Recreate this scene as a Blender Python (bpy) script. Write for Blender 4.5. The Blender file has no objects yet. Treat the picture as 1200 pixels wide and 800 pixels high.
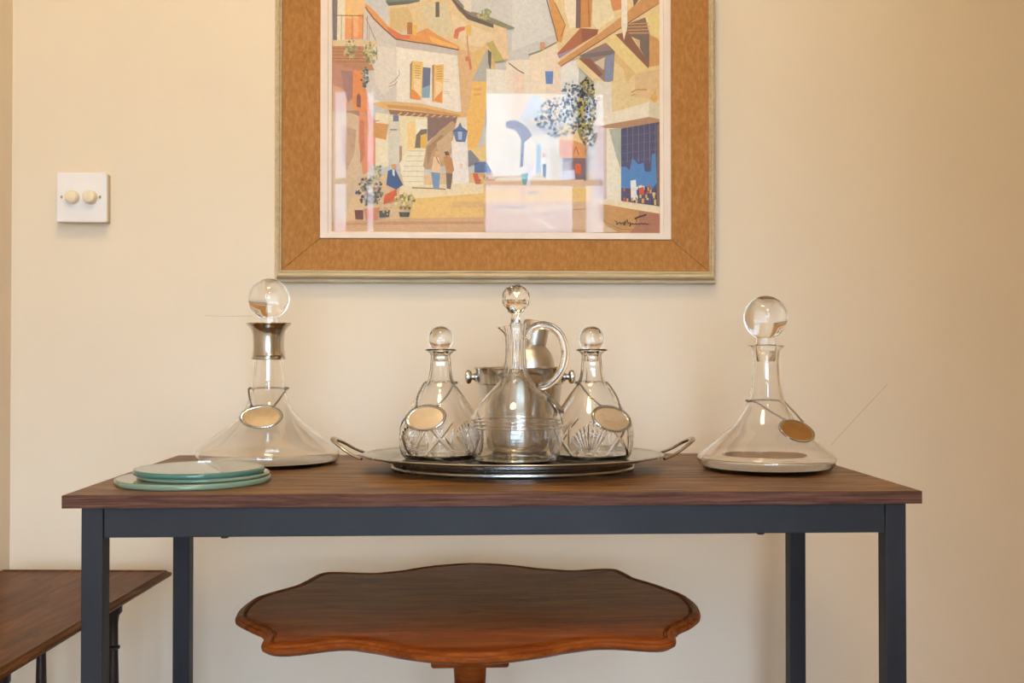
import bpy, bmesh, math, random
from mathutils import Vector, Matrix

# ------------------------------------------------------------------ camera, sky, exposure
F, YAW, PITCH, ZC = 1229.8, 0.0402, 0.0124, 0.911      # focal length in pixels of the 1200x800 frame
sc = bpy.context.scene
COL = sc.collection
cam_d = bpy.data.cameras.new('camera')
cam_d.sensor_width = 36.0
cam_d.lens = F * 36.0 / 1200.0
cam_d.clip_start = 0.02
cam = bpy.data.objects.new('camera', cam_d)
COL.objects.link(cam)
cam.location = (0, 0, ZC)
cam.rotation_euler = (math.pi / 2 + PITCH, 0, -YAW)
sc.camera = cam

world = bpy.data.worlds.new('overcast_sky')
sc.world = world
world.use_nodes = True
bg = world.node_tree.nodes['Background']
bg.inputs['Color'].default_value = (0.54, 0.73, 1.0, 1)
bg.inputs['Strength'].default_value = 22.0

sc.view_settings.view_transform = 'Standard'
sc.view_settings.look = 'None'
sc.view_settings.gamma = 1.0
sc.view_settings.use_curve_mapping = False
sc.view_settings.exposure = 0.0
LAMP_COL = (1.0, 0.80, 0.48, 1)
LAMP = 28.0                                             # radiance of the warm ceiling globe
sc.cycles.use_denoising = True
sc.cycles.sample_clamp_indirect = 8.0
sc.cycles.max_bounces = 20
sc.cycles.transmission_bounces = 20
sc.cycles.transparent_max_bounces = 24
sc.cycles.blur_glossy = 0.3

WALL_Y = 1.847
LEFT_X = -0.7925
RIGHT_X = 1.7
REAR_Y = -1.9
CEIL = 2.5
TOP = 0.75                                              # console table top

# window openings: rear wall (x0,x1,z0,z1) and left wall (y0,y1,z0,z1)
REAR_WINS = [(-0.76, -0.48, 1.50, 2.36), (0.05, 0.76, 1.50, 2.36), (-0.76, 0.76, 0.15, 1.45)]  # the last, lower opening is added to let in more light
BLOCK_X, BLOCK_Y0, BLOCK_Y1 = 0.50, 0.04, 0.16             # unseen wall added to keep window light off the far right

def portal(loc, rot, sx, sy):
    d = bpy.data.lights.new('window_portal', 'AREA')
    d.shape = 'RECTANGLE'
    d.size, d.size_y = sx, sy
    d.cycles.is_portal = True
    o = bpy.data.objects.new('window_portal', d)
    COL.objects.link(o)
    o.location = loc
    o.rotation_euler = rot
for (a, b, c, d) in REAR_WINS:
    portal(((a + b) / 2, REAR_Y - 0.14, (c + d) / 2), (math.pi / 2, 0, 0), b - a, d - c)

# ------------------------------------------------------------------ pixel helpers
cy_, sy_ = math.cos(YAW), math.sin(YAW)
FWD = Vector((sy_ * math.cos(PITCH), cy_ * math.cos(PITCH), math.sin(PITCH)))
RGT = Vector((cy_, -sy_, 0))
UPV = RGT.cross(FWD)
CAM = Vector((0, 0, ZC))
def ray(px, py):
    return FWD + RGT * ((px - 600) / F) + UPV * ((400 - py) / F)
def on_z(px, py, z):
    r = ray(px, py)
    return CAM + r * ((z - ZC) / r.z)
def on_y(px, py, y):
    r = ray(px, py)
    return CAM + r * (y / r.y)
REST = 0.00015                                          # hair of air under things that stand on another
def at(px, d, z=TOP + REST):
    p = RGT * ((px - 600) * d / F) + Vector((sy_, cy_, 0)) * d
    return Vector((p.x, p.y, z))

# ------------------------------------------------------------------ materials
MATS = {}
def lin(c):
    if isinstance(c, str):
        c = c.lstrip('#')
        c = [int(c[i:i + 2], 16) / 255 for i in (0, 2, 4)]
        c = [x / 12.92 if x <= 0.04045 else ((x + 0.055) / 1.055) ** 2.4 for x in c]
    return (c[0], c[1], c[2], 1)
def newmat(name):
    m = bpy.data.materials.new(name)
    m.use_nodes = True
    nt = m.node_tree
    p = nt.nodes['Principled BSDF']
    MATS[name] = m
    return m, nt, p
def node(nt, kind, **kw):
    n = nt.nodes.new(kind)
    for k, v in kw.items():
        setattr(n, k, v)
    return n
def mapping(nt, scale, rot=(0, 0, 0)):
    tc = node(nt, 'ShaderNodeTexCoord')
    mp = node(nt, 'ShaderNodeMapping')
    mp.inputs['Scale'].default_value = scale
    mp.inputs['Rotation'].default_value = rot
    nt.links.new(tc.outputs['Object'], mp.inputs['Vector'])
    return mp
def noise(nt, mp, scale, detail=4, rough=0.5, dist=0.0):
    n = node(nt, 'ShaderNodeTexNoise')
    n.inputs['Scale'].default_value = scale
    n.inputs['Detail'].default_value = detail
    n.inputs['Roughness'].default_value = rough
    n.inputs['Distortion'].default_value = dist
    nt.links.new(mp.outputs[0], n.inputs['Vector'])
    return n
def ramp(nt, src, stops):
    r = node(nt, 'ShaderNodeValToRGB')
    el = r.color_ramp.elements
    while len(el) > 1:
        el.remove(el[0])
    el[0].position = stops[0][0]
    el[0].color = lin(stops[0][1])
    for pos, c in stops[1:]:
        e = el.new(pos)
        e.color = lin(c)
    nt.links.new(src, r.inputs['Fac'])
    return r
def bump(nt, p, src, strength, dist=0.001):
    b = node(nt, 'ShaderNodeBump')
    b.inputs['Strength'].default_value = strength
    b.inputs['Distance'].default_value = dist
    nt.links.new(src, b.inputs['Height'])
    nt.links.new(b.outputs[0], p.inputs['Normal'])
def plain(name, col, rough=0.5, metal=0.0, spec=0.5, var=0.0, vscale=30, bmp=0.0):
    m, nt, p = newmat(name)
    p.inputs['Base Color'].default_value = lin(col)
    p.inputs['Roughness'].default_value = rough
    p.inputs['Metallic'].default_value = metal
    p.inputs['Specular IOR Level'].default_value = spec
    mp = mapping(nt, (1, 1, 1))
    n = noise(nt, mp, vscale, 5)
    if var:
        c = lin(col)
        r = ramp(nt, n.outputs['Fac'], [(0.3, [x * (1 - var) for x in c[:3]]), (0.7, [min(1, x * (1 + var)) for x in c[:3]])])
        nt.links.new(r.outputs[0], p.inputs['Base Color'])
    if bmp:
        bump(nt, p, n.outputs['Fac'], bmp)
    return m
def wood(name, stops, scale, rough=0.35, coat=0.0, bmp=0.05, dist=1.0, nscale=6, spec=0.2):
    m, nt, p = newmat(name)
    mp = mapping(nt, scale)
    n = noise(nt, mp, nscale, 8, 0.62, dist)
    n2 = noise(nt, mapping(nt, tuple(s * 3.3 for s in scale)), nscale * 4, 3, 0.6)
    mx = node(nt, 'ShaderNodeMath', operation='MULTIPLY_ADD')
    mx.inputs[1].default_value = 0.28
    nt.links.new(n2.outputs['Fac'], mx.inputs[0])
    nt.links.new(n.outputs['Fac'], mx.inputs[2])
    sb = node(nt, 'ShaderNodeMath', operation='SUBTRACT')
    sb.inputs[1].default_value = 0.14
    nt.links.new(mx.outputs[0], sb.inputs[0])
    r = ramp(nt, sb.outputs[0], stops)
    nt.links.new(r.outputs[0], p.inputs['Base Color'])
    p.inputs['Roughness'].default_value = rough
    p.inputs['Specular IOR Level'].default_value = spec
    p.inputs['Coat Weight'].default_value = coat
    p.inputs['Coat Roughness'].default_value = 0.12
    bump(nt, p, n2.outputs['Fac'], bmp, 0.0006)
    return m
def glass(name, col=(1, 1, 1), rough=0.0, ior=1.5):
    m, nt, p = newmat(name)
    p.inputs['Base Color'].default_value = lin(col)
    p.inputs['Transmission Weight'].default_value = 1.0
    p.inputs['Roughness'].default_value = rough
    p.inputs['IOR'].default_value = ior
    return m
def pane_glass(name, tint=(1, 1, 1), ior=1.5):
    m = bpy.data.materials.new(name)
    m.use_nodes = True
    nt = m.node_tree
    nt.nodes.clear()
    out = node(nt, 'ShaderNodeOutputMaterial')
    mix = node(nt, 'ShaderNodeMixShader')
    tr = node(nt, 'ShaderNodeBsdfTransparent')
    tr.inputs[0].default_value = lin(tint)
    gl = node(nt, 'ShaderNodeBsdfGlossy')
    gl.inputs['Roughness'].default_value = 0.02
    fr = node(nt, 'ShaderNodeFresnel')
    fr.inputs[0].default_value = ior
    nt.links.new(fr.outputs[0], mix.inputs[0])
    nt.links.new(tr.outputs[0], mix.inputs[1])
    nt.links.new(gl.outputs[0], mix.inputs[2])
    nt.links.new(mix.outputs[0], out.inputs[0])
    MATS[name] = m
    return m

plain('wall_paint', (0.82, 0.69, 0.525), 0.55, spec=0.3, var=0.025, vscale=3.0)
plain('crack_line', (0.55, 0.45, 0.34), 0.8, var=0.1)
plain('ceiling_paint', '#f0e8dc', 0.8, var=0.01)
plain('carpet', (0.42, 0.32, 0.22), 0.95, var=0.15, vscale=60, bmp=0.4)
plain('white_gloss', '#efece6', 0.3, var=0.01)
plain('outside_render', (0.62, 0.60, 0.56), 0.9, var=0.1, vscale=1.5)
plain('ground', (0.25, 0.27, 0.2), 0.9, var=0.2, vscale=2)
plain('plastic_white', '#f1ebe8', 0.3, var=0.01)
plain('plastic_cream', '#ecd9b8', 0.35, var=0.01)
plain('box_cream', '#d9c19b', 0.45, var=0.02)
plain('steel_frame', (0.019, 0.020, 0.025), 0.5, spec=0.28, var=0.2, vscale=9)
plain('black_rubber', (0.012, 0.012, 0.013), 0.6, var=0.1)
plain('screw_metal', (0.55, 0.5, 0.45), 0.35, metal=1.0, var=0.1)
wood('rustic_top', [(0.32, (0.042, 0.018, 0.008)), (0.45, (0.115, 0.051, 0.019)), (0.56, (0.225, 0.108, 0.040)), (0.70, (0.33, 0.175, 0.070))],
     (1.6, 14, 14), 0.40, 0.0, 0.12, 0.8, 5, 0.12)
wood('rustic_edge', [(0.25, (0.032, 0.013, 0.009)), (0.5, (0.11, 0.048, 0.032)), (0.75, (0.20, 0.10, 0.07))],
     (3, 60, 90), 0.55, 0.0, 0.35, 0.4, 5, 0.1)
wood('mahogany', [(0.25, (0.10, 0.020, 0.005)), (0.5, (0.205, 0.049, 0.009)), (0.75, (0.30, 0.084, 0.016))],
     (2.0, 16, 16), 0.26, 0.0, 0.04, 1.2, 4, 0.035)
wood('walnut', [(0.25, (0.05, 0.018, 0.007)), (0.5, (0.13, 0.050, 0.017)), (0.75, (0.21, 0.088, 0.032))],
     (12, 1.8, 12), 0.38, 0.0, 0.05, 1.2, 4, 0.08)
plain('dark_walnut', (0.018, 0.008, 0.005), 0.35, var=0.3, vscale=20)
wood('linen_slip', [(0.25, (0.34, 0.145, 0.040)), (0.5, (0.43, 0.20, 0.063)), (0.75, (0.52, 0.265, 0.095))],
     (120, 120, 55), 0.9, 0.0, 0.6, 0.1, 1.4, 0.05)
wood('gilt_moulding', [(0.25, (0.48, 0.35, 0.19)), (0.5, (0.62, 0.48, 0.29)), (0.75, (0.72, 0.58, 0.38))],
     (6, 40, 40), 0.38, 0.0, 0.2, 0.4, 3)
plain('fillet_paint', '#e8d6c6', 0.5, var=0.03, vscale=40)
plain('groove_gap_brown', '#8a6a44', 0.8, var=0.1)  # brown of the backing board that shows through the mitre gaps
glass('clear_glass')
glass('smoky_glass', (0.985, 0.975, 0.955))
glass('green_glass', (0.90, 0.97, 0.93))
for nm_, c_, t_ in (('teal_edge', (0.15, 0.36, 0.29, 1), 0.5), ('sage_edge', (0.46, 0.64, 0.48, 1), 0.6)):
    m_, nt_, p_g = newmat(nm_)
    p_g.inputs['Base Color'].default_value = c_
    p_g.inputs['Roughness'].default_value = 0.14
    p_g.inputs['Transmission Weight'].default_value = t_
    p_g.inputs['IOR'].default_value = 1.5
pane_glass('picture_glass', ior=1.23)
pane_glass('window_glass')
def silver(name, col, rough, var=0.25, vscale=18):
    m, nt, p = newmat(name)
    p.inputs['Metallic'].default_value = 1.0
    n = noise(nt, mapping(nt, (1, 1, 1)), vscale, 6, 0.6)
    c = list(col)
    r = ramp(nt, n.outputs['Fac'], [(0.3, [x * (1 - var) for x in c]), (0.65, c)])
    nt.links.new(r.outputs[0], p.inputs['Base Color'])
    rr = ramp(nt, n.outputs['Fac'], [(0.3, (rough * 1.5,) * 3), (0.7, (rough * 0.8,) * 3)])
    nt.links.new(rr.outputs[0], p.inputs['Roughness'])
    return m
silver('silver', (0.66, 0.63, 0.59), 0.16)
silver('tray_silver', (0.52, 0.49, 0.45), 0.2, 0.4)
silver('brushed_steel', (0.60, 0.57, 0.53), 0.3, 0.12)
silver('tarnished_silver', (0.36, 0.32, 0.27), 0.32, 0.6, 300)
silver('label_plate_dimmed', (0.52, 0.40, 0.26), 0.55, 0.06)  # darker copy of label_plate; colour offsets the lamp's reflection on this tilt
silver('gilt_plate', (0.64, 0.40, 0.18), 0.34, 0.15)
silver('label_plate', (0.70, 0.58, 0.43), 0.5, 0.06)
plain('engraving_dark', (0.45, 0.3, 0.16), 0.6, var=0.1)

# ------------------------------------------------------------------ mesh helpers
def tag(o, label, cat, group=None):
    o['label'] = label
    o['category'] = cat
    if group:
        o['group'] = group
    return o
def empty(name, loc, rz=0.0):
    o = bpy.data.objects.new(name, None)
    o.empty_display_size = 0.05
    COL.objects.link(o)
    o.location = loc
    o.rotation_euler = (0, 0, rz)
    return o
def thing(name, label, cat, loc, rz=0.0, group=None):
    return tag(empty(name, loc, rz), label, cat, group)
def obj(name, bm, mat, parent=None, smooth=None, kind=None, label=None, loc=None):
    me = bpy.data.meshes.new(name)
    bmesh.ops.recalc_face_normals(bm, faces=bm.faces)
    bm.to_mesh(me)
    bm.free()
    if smooth is not None:
        for p in me.polygons:
            p.use_smooth = True
        me.set_sharp_from_angle(angle=math.radians(smooth))
    if mat:
        me.materials.append(MATS[mat] if isinstance(mat, str) else mat)
    o = bpy.data.objects.new(name, me)
    COL.objects.link(o)
    if parent:
        o.parent = parent
    if kind:
        o['kind'] = kind
    if label:
        o['label'] = label
    if loc is not None:
        o.location = loc
    return o
def bx(bm, x0, x1, y0, y1, z0, z1, bev=0.0, seg=2):
    r = bmesh.ops.create_cube(bm, size=1.0)
    vs = r['verts']
    for v in vs:
        v.co = Vector(((x0 + x1) / 2 + v.co.x * (x1 - x0), (y0 + y1) / 2 + v.co.y * (y1 - y0), (z0 + z1) / 2 + v.co.z * (z1 - z0)))
    if bev:
        es = list({e for v in vs for e in v.link_edges})
        bmesh.ops.bevel(bm, geom=es, offset=bev, segments=seg, affect='EDGES', profile=0.5)
    return bm
def box(*a, **k):
    return bx(bmesh.new(), *a, **k)
def spline(pts, n=8):
    """Catmull-Rom through 2-D or 3-D points"""
    pts = [Vector(p) for p in pts]
    out = []
    for i in range(len(pts) - 1):
        p0 = pts[max(i - 1, 0)]; p1 = pts[i]; p2 = pts[i + 1]; p3 = pts[min(i + 2, len(pts) - 1)]
        for k in range(n):
            t = k / n
            out.append(0.5 * ((2 * p1) + (p2 - p0) * t + (2 * p0 - 5 * p1 + 4 * p2 - p3) * t * t + (3 * p1 - p0 - 3 * p2 + p3) * t ** 3))
    out.append(pts[-1])
    return out
def lathe(prof, segs=64, fn=None, closed=False):
    """prof: list of (r,z); r<=1e-6 makes a pole. fn(theta,r,z,i)->(x,y,z)"""
    bm = bmesh.new()
    rings = []
    for i, (r, z) in enumerate(prof):
        if r <= 1e-6:
            rings.append([bm.verts.new((0, 0, z))])
        else:
            ring = []
            for k in range(segs):
                t = 2 * math.pi * k / segs
                co = fn(t, r, z, i) if fn else (r * math.cos(t), r * math.sin(t), z)
                ring.append(bm.verts.new(co))
            rings.append(ring)
    pairs = list(zip(rings[:-1], rings[1:]))
    if closed:
        pairs.append((rings[-1], rings[0]))
    for a, b in pairs:
        if len(a) == 1 and len(b) == 1:
            continue
        for k in range(segs):
            k2 = (k + 1) % segs
            if len(a) == 1:
                bm.faces.new((a[0], b[k], b[k2]))
            elif len(b) == 1:
                bm.faces.new((a[k], a[k2], b[0]))
            else:
                bm.faces.new((a[k], a[k2], b[k2], b[k]))
    return bm
def tube(path, rad, segs=8, bm=None, closed=False, flat=1.0):
    """rad: number or function of 0..1"""
    bm = bm or bmesh.new()
    path = [Vector(p) for p in path]
    n = len(path)
    up = Vector((0, 0, 1))
    rings = []
    prev = None
    for i, p in enumerate(path):
        a = path[(i - 1) % n] if (closed or i > 0) else p
        b = path[(i + 1) % n] if (closed or i < n - 1) else p
        t = (b - a).normalized()
        if prev is None:
            s = t.cross(up)
            if s.length < 1e-3:
                s = t.cross(Vector((1, 0, 0)))
            s.normalize()
        else:
            s = (prev - t * prev.dot(t)).normalized()
        prev = s
        u = s.cross(t)
        r = rad(i / (n - 1)) if callable(rad) else rad
        rings.append([bm.verts.new(p + s * (r * math.cos(2 * math.pi * k / segs)) + u * (r * flat * math.sin(2 * math.pi * k / segs))) for k in range(segs)])
    m = n if closed else n - 1
    for i in range(m):
        A, B = rings[i], rings[(i + 1) % n]
        for k in range(segs):
            bm.faces.new((A[k], A[(k + 1) % segs], B[(k + 1) % segs], B[k]))
    if not closed:
        bm.faces.new(rings[0])
        bm.faces.new(rings[-1])
    return bm
def shell(outer, t, zin, punt=0.002, dome=0.0):
    """outer: (r,z) from base edge up to the lip. Returns a closed glass-wall profile with a solid base of thickness zin."""
    n = len(outer)
    inner = []
    for i in range(n):
        a = outer[max(i - 1, 0)]; b = outer[min(i + 1, n - 1)]
        dx, dz = b[0] - a[0], b[1] - a[1]
        l = math.hypot(dx, dz) or 1
        nx, nz = dz / l, -dx / l
        inner.append((outer[i][0] - nx * t, outer[i][1] - nz * t))
    inner = [(r, z) for r, z in inner if z > zin + 0.0015 and r > 0.003]
    inner[-1] = (inner[-1][0], outer[-1][1])
    ri = inner[0][0]
    inner = [(0, zin + dome), (ri * 0.3, zin + dome * 0.9), (ri * 0.5, zin + dome * 0.7), (ri * 0.7, zin + dome * 0.38), (ri * 0.85, zin + 0.0003 + dome * 0.1), (ri * 0.97, zin + 0.001)] + inner
    return [(0, punt), (outer[0][0] * 0.35, punt * 0.88), (outer[0][0] * 0.6, punt * 0.6), (outer[0][0] * 0.8, punt * 0.25), (outer[0][0] * 0.92, 0.0)] + list(outer) + inner[::-1]

# ------------------------------------------------------------------ room
def struct(name, bm, mat, **k):
    return obj(name, bm, mat, kind='structure', **k)
struct('floor', box(LEFT_X - 0.2, RIGHT_X + 0.2, REAR_Y - 0.2, WALL_Y + 0.2, -0.1, 0), 'carpet')
struct('ceiling', box(LEFT_X - 0.2, RIGHT_X + 0.2, REAR_Y - 0.2, WALL_Y + 0.2, CEIL, CEIL + 0.1), 'ceiling_paint')
struct('wall_back', box(LEFT_X - 0.2, RIGHT_X + 0.2, WALL_Y, WALL_Y + 0.15, 0, CEIL), 'wall_paint')
for (a_, b_, c_) in (((974, 521), (1008, 484), (1040, 450)), ((240, 369.5), (262, 370.5), (296, 370))):
    _w = [v for v in bpy.data.objects if v.name == 'wall_back'][0]
    obj('hairline_crack', tube([on_y(*q, WALL_Y) for q in (a_, b_, c_)], 0.00045, 6), 'crack_line', _w)
struct('wall_right', box(RIGHT_X, RIGHT_X + 0.15, REAR_Y - 0.15, WALL_Y, 0, CEIL), 'wall_paint')
bm = bmesh.new()
us = sorted({LEFT_X, RIGHT_X} | {w[0] for w in REAR_WINS} | {w[1] for w in REAR_WINS})
for a, b in zip(us[:-1], us[1:]):
    z = 0.0
    for w in sorted((w for w in REAR_WINS if w[0] <= a + 1e-6 and w[1] >= b - 1e-6), key=lambda w: w[2]):
        bx(bm, a, b, REAR_Y - 0.15, REAR_Y, z, w[2])
        z = w[3]
    bx(bm, a, b, REAR_Y - 0.15, REAR_Y, z, CEIL)
struct('wall_front', bm, 'wall_paint')
struct('wall_left', box(LEFT_X - 0.15, LEFT_X, REAR_Y - 0.15, WALL_Y, 0, CEIL), 'wall_paint')
struct('wall_light_blocker', box(BLOCK_X, RIGHT_X, BLOCK_Y0, BLOCK_Y1, 0, CEIL), 'wall_paint')  # out of view, added to shade the right end of the back wall
struct('added_outside_wall', box(-12, 12, -14.4, -14.0, -0.45, 1.3), 'outside_render')  # unseen, added to set how much sky the windows show
struct('baseboard_back', box(LEFT_X, RIGHT_X, WALL_Y - 0.018, WALL_Y, 0, 0.14, bev=0.004), 'white_gloss')
struct('baseboard_left', box(LEFT_X, LEFT_X + 0.018, REAR_Y, WALL_Y - 0.018, 0, 0.14, bev=0.004), 'white_gloss')
struct('ground_outside', box(-30, 30, -40, 30, -0.5, -0.45), 'ground')
def window(name, axis, a, b, z0, z1, bars, hbars):
    w = empty(name, (0, 0, 0)); w['kind'] = 'structure'
    bm = bmesh.new()
    def P(u0, u1, zz0, zz1, t0, t1):
        if axis == 'y':
            bx(bm, u0, u1, REAR_Y - t1, REAR_Y - t0, zz0, zz1)
        else:
            bx(bm, LEFT_X - t1, LEFT_X - t0, u0, u1, zz0, zz1)
    f = 0.035
    P(a, a + f, z0, z1, 0.04, 0.10); P(b - f, b, z0, z1, 0.04, 0.10)
    P(a + f, b - f, z0, z0 + f, 0.04, 0.10); P(a + f, b - f, z1 - f, z1, 0.04, 0.10)
    for u, wd in bars:
        P(u - wd / 2, u + wd / 2, z0 + f, z1 - f, 0.045, 0.095)
    for z in hbars:
        P(a + f, b - f, z - 0.014, z + 0.014, 0.05, 0.09)
    obj('window_frame', bm, 'white_gloss', w)
    bm = bmesh.new()
    P(a + f, b - f, z0 + f, z1 - f, 0.068, 0.072)
    obj('pane', bm, 'window_glass', w)
window('window_1', 'y', *REAR_WINS[0], bars=[(-0.605, 0.11)], hbars=[1.84])
window('window_2', 'y', *REAR_WINS[1], bars=[(0.59, 0.07)], hbars=[1.84])
window('added_window', 'y', *REAR_WINS[2], bars=[(-0.25, 0.05), (0.25, 0.05)], hbars=[])  # unseen lower window, added to brighten the back wall

# flush ceiling lamp, and a second added out of view for the pedestal table
m, nt, p = newmat('lamp_glow')
p.inputs['Emission Color'].default_value = LAMP_COL
p.inputs['Emission Strength'].default_value = LAMP
p.inputs['Base Color'].default_value = (0.9, 0.85, 0.75, 1)
for lab, lx, ly in (('round drum ceiling lamp above the console table', -0.15, 0.75), ('unseen drum lamp added near the rear windows to light the pedestal table', 0.25, -0.5)):
    lamp = thing('ceiling_lamp', lab, 'lamp', (lx, ly, CEIL))
    obj('ceiling_plate', lathe([(0, -0.02), (0.19, -0.02), (0.195, -0.015), (0.195, 0), (0, 0)], 48), 'white_gloss', lamp, 40)
    obj('shade', lathe([(0, -0.10), (0.10, -0.099), (0.155, -0.092), (0.178, -0.078), (0.18, -0.0205), (0, -0.0205)], 48), 'lamp_glow', lamp, 40)

# ------------------------------------------------------------------ console table
X0, Y0, DEP = -0.466, 1.2213, 0.4794
X1, Y1 = X0 + 1.0, Y0 + DEP
TH = 0.015
ct = thing('console_table', 'long console table with rustic brown wood top and dark square metal legs', 'table', ((X0 + X1) / 2, (Y0 + Y1) / 2, 0))
def rel(o):
    o.matrix_parent_inverse = Matrix.Translation(-o.parent.location)
    return o
def cpart(name, bm, mat, **k):
    return rel(obj(name, bm, mat, ct, **k))
E_ = 0.0009
cpart('tabletop', box(X0 + E_, X1 - E_, Y0 + E_, Y1 - E_, TOP - TH, TOP, bev=0.0006), 'rustic_top')
cpart('edge_band', box(X0, X1, Y0, Y0 + E_, TOP - TH, TOP - 0.0003), 'rustic_edge', label='striped brown edge strip along the front')
cpart('edge_band', box(X0, X1, Y1 - E_, Y1, TOP - TH, TOP - 0.0003), 'rustic_edge')
cpart('edge_band', box(X0, X0 + E_, Y0 + E_, Y1 - E_, TOP - TH, TOP - 0.0003), 'rustic_edge')
cpart('edge_band', box(X1 - E_, X1, Y0 + E_, Y1 - E_, TOP - TH, TOP - 0.0003), 'rustic_edge')
LG = 0.0245
lx0, lx1 = X0 + 0.0209, X1 - 0.0180
fy0, fy1 = Y0 + 0.003, 1.622
ZB = TOP - TH
for xa in (lx0, lx1 - LG):
    for ya in (fy0, fy1 - LG):
        cpart('leg', box(xa, xa + LG, ya, ya + LG, 0.0, ZB, bev=0.0012), 'steel_frame')
RH = 0.0345
g = 0.0006
cpart('front_rail', box(lx0 + LG + g, lx1 - LG - g, fy0 + 0.0015, fy0 + 0.022, ZB - RH, ZB, bev=0.001), 'steel_frame')
cpart('back_rail', box(lx0 + LG + g, lx1 - LG - g, fy1 - 0.022, fy1 - 0.0015, ZB - RH, ZB, bev=0.001), 'steel_frame')
cpart('side_rail', box(lx0 + 0.002, lx0 + 0.022, fy0 + LG + g, fy1 - LG - g, ZB - RH, ZB, bev=0.001), 'steel_frame')
cpart('side_rail', box(lx1 - 0.022, lx1 - 0.002, fy0 + LG + g, fy1 - LG - g, ZB - RH, ZB, bev=0.001), 'steel_frame')
for px in (268, 893):
    p_ = at(px, 1.235, ZB - RH)
    o = cpart('bolt_head', lathe([(0, -0.0022), (0.004, -0.0018), (0.0052, 0), (0, 0)], 20), 'black_rubber', smooth=40)
    o.matrix_parent_inverse = Matrix.Identity(4)
    p_.y = fy0 + 0.0065
    o.location = p_ - ct.location

# ------------------------------------------------------------------ scalloped pedestal table
PZ = 0.5835
outl = [(40,205),(60,180),(100,155),(160,140),(200,130),(218,117),(240,104),(270,98),(330,100),(380,101),(440,95),(520,82),(600,76),(680,79),(760,88),(840,94),(900,90),(945,90),(975,103),(990,113),(1060,135),(1110,152),(1140,175),(1152,198),(1135,215),(1100,227),(1085,240),(1092,256),(1070,266),(1030,266),(960,260),(900,260),(840,268),(760,281),(680,290),(600,293),(520,290),(440,281),(380,269),(320,259),(270,262),(200,274),(140,277),(105,270),(108,258),(121,245),(110,234),(70,220)]
pts = [on_z(250 + x / 2, 620 + y / 2, PZ) for x, y in outl]
pc = Vector(((min(p.x for p in pts) + max(p.x for p in pts)) / 2, (min(p.y for p in pts) + max(p.y for p in pts)) / 2, 0))
pol = sorted((math.atan2(p.y - pc.y, p.x - pc.x), math.hypot(p.x - pc.x, p.y - pc.y)) for p in pts)
def rad_at(t):
    t = (t + math.pi) % (2 * math.pi) - math.pi
    ext = [(pol[-1][0] - 2 * math.pi, pol[-1][1])] + pol + [(pol[0][0] + 2 * math.pi, pol[0][1])]
    for a, b in zip(ext[:-1], ext[1:]):
        if a[0] <= t <= b[0]:
            k = (t - a[0]) / (b[0] - a[0] + 1e-9)
            return a[1] + (b[1] - a[1]) * k
    return pol[0][1]
NP = 240
rs = [rad_at(2 * math.pi * k / NP) for k in range(NP)]
sym = [0.76 * rs[k] + 0.08 * (rs[(NP // 2 - k) % NP] + rs[(-k) % NP] + rs[(NP // 2 + k) % NP]) for k in range(NP)]
for _ in range(1):
    sym = [(sym[k - 1] + 2 * sym[k] + sym[(k + 1) % NP]) / 4 for k in range(NP)]
ot = [Vector((sym[k] * math.cos(2 * math.pi * k / NP), sym[k] * math.sin(2 * math.pi * k / NP))) for k in range(NP)]
nrm = []
for k in range(NP):
    d = ot[(k + 1) % NP] - ot[k - 1]
    nrm.append(Vector((d.y, -d.x)).normalized())
pt = thing('pedestal_table', 'mahogany pedestal table with scalloped serpentine top under the console table', 'table', (pc.x, pc.y, 0))
bm = bmesh.new()
rings = []
for off, z in ((-0.026, PZ - 0.0004), (-0.020, PZ - 0.0004), (-0.0150, PZ - 0.0012), (-0.0135, PZ - 0.0042), (-0.0122, PZ - 0.0044), (-0.0112, PZ - 0.0020), (-0.0088, PZ), (-0.0055, PZ - 0.0006), (-0.0042, PZ - 0.0034), (-0.001, PZ - 0.0040), (0.0, PZ - 0.0062), (-0.0006, PZ - 0.0095), (-0.005, PZ - 0.0125), (-0.009, PZ - 0.0145), (-0.02, PZ - 0.016)):
    rings.append([bm.verts.new((ot[k].x + nrm[k].x * off, ot[k].y + nrm[k].y * off, z)) for k in range(NP)])
for a, b in zip(rings[:-1], rings[1:]):
    for k in range(NP):
        bm.faces.new((a[k], a[(k + 1) % NP], b[(k + 1) % NP], b[k]))
for rg, z in ((rings[0], PZ - 0.0004), (rings[-1], PZ - 0.016)):
    c = bm.verts.new((0, 0, z))
    for k in range(NP):
        bm.faces.new((rg[k], rg[(k + 1) % NP], c))
obj('tabletop', bm, 'mahogany', pt, 35)
colx = at(551, 1.40, 0) - pc
cx, cyy = colx.x, 0.0
pz = PZ - 0.016
obj('block', box(cx - 0.046, cx + 0.046, cyy - 0.168, cyy + 0.168, pz - 0.026, pz, bev=0.003), 'mahogany', pt)
prof = [(0.0, pz - 0.0265), (0.027, pz - 0.0265), (0.0265, pz - 0.030), (0.0235, pz - 0.05), (0.021, pz - 0.09), (0.019, pz - 0.14), (0.021, pz - 0.18), (0.030, pz - 0.215), (0.036, pz - 0.25), (0.033, pz - 0.29), (0.024, pz - 0.32), (0.03, pz - 0.335), (0.03, pz - 0.345), (0.026, pz - 0.36), (0.026, pz - 0.45), (0.018, pz - 0.47), (0.0, pz - 0.475)]
o = obj('column', lathe([tuple(v) for v in prof[:2]] + [tuple(v) for v in spline(prof[2:-1], 5)] + [prof[-1]], 40), 'mahogany', pt, 45)
o.location = (cx, cyy, 0)
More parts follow.
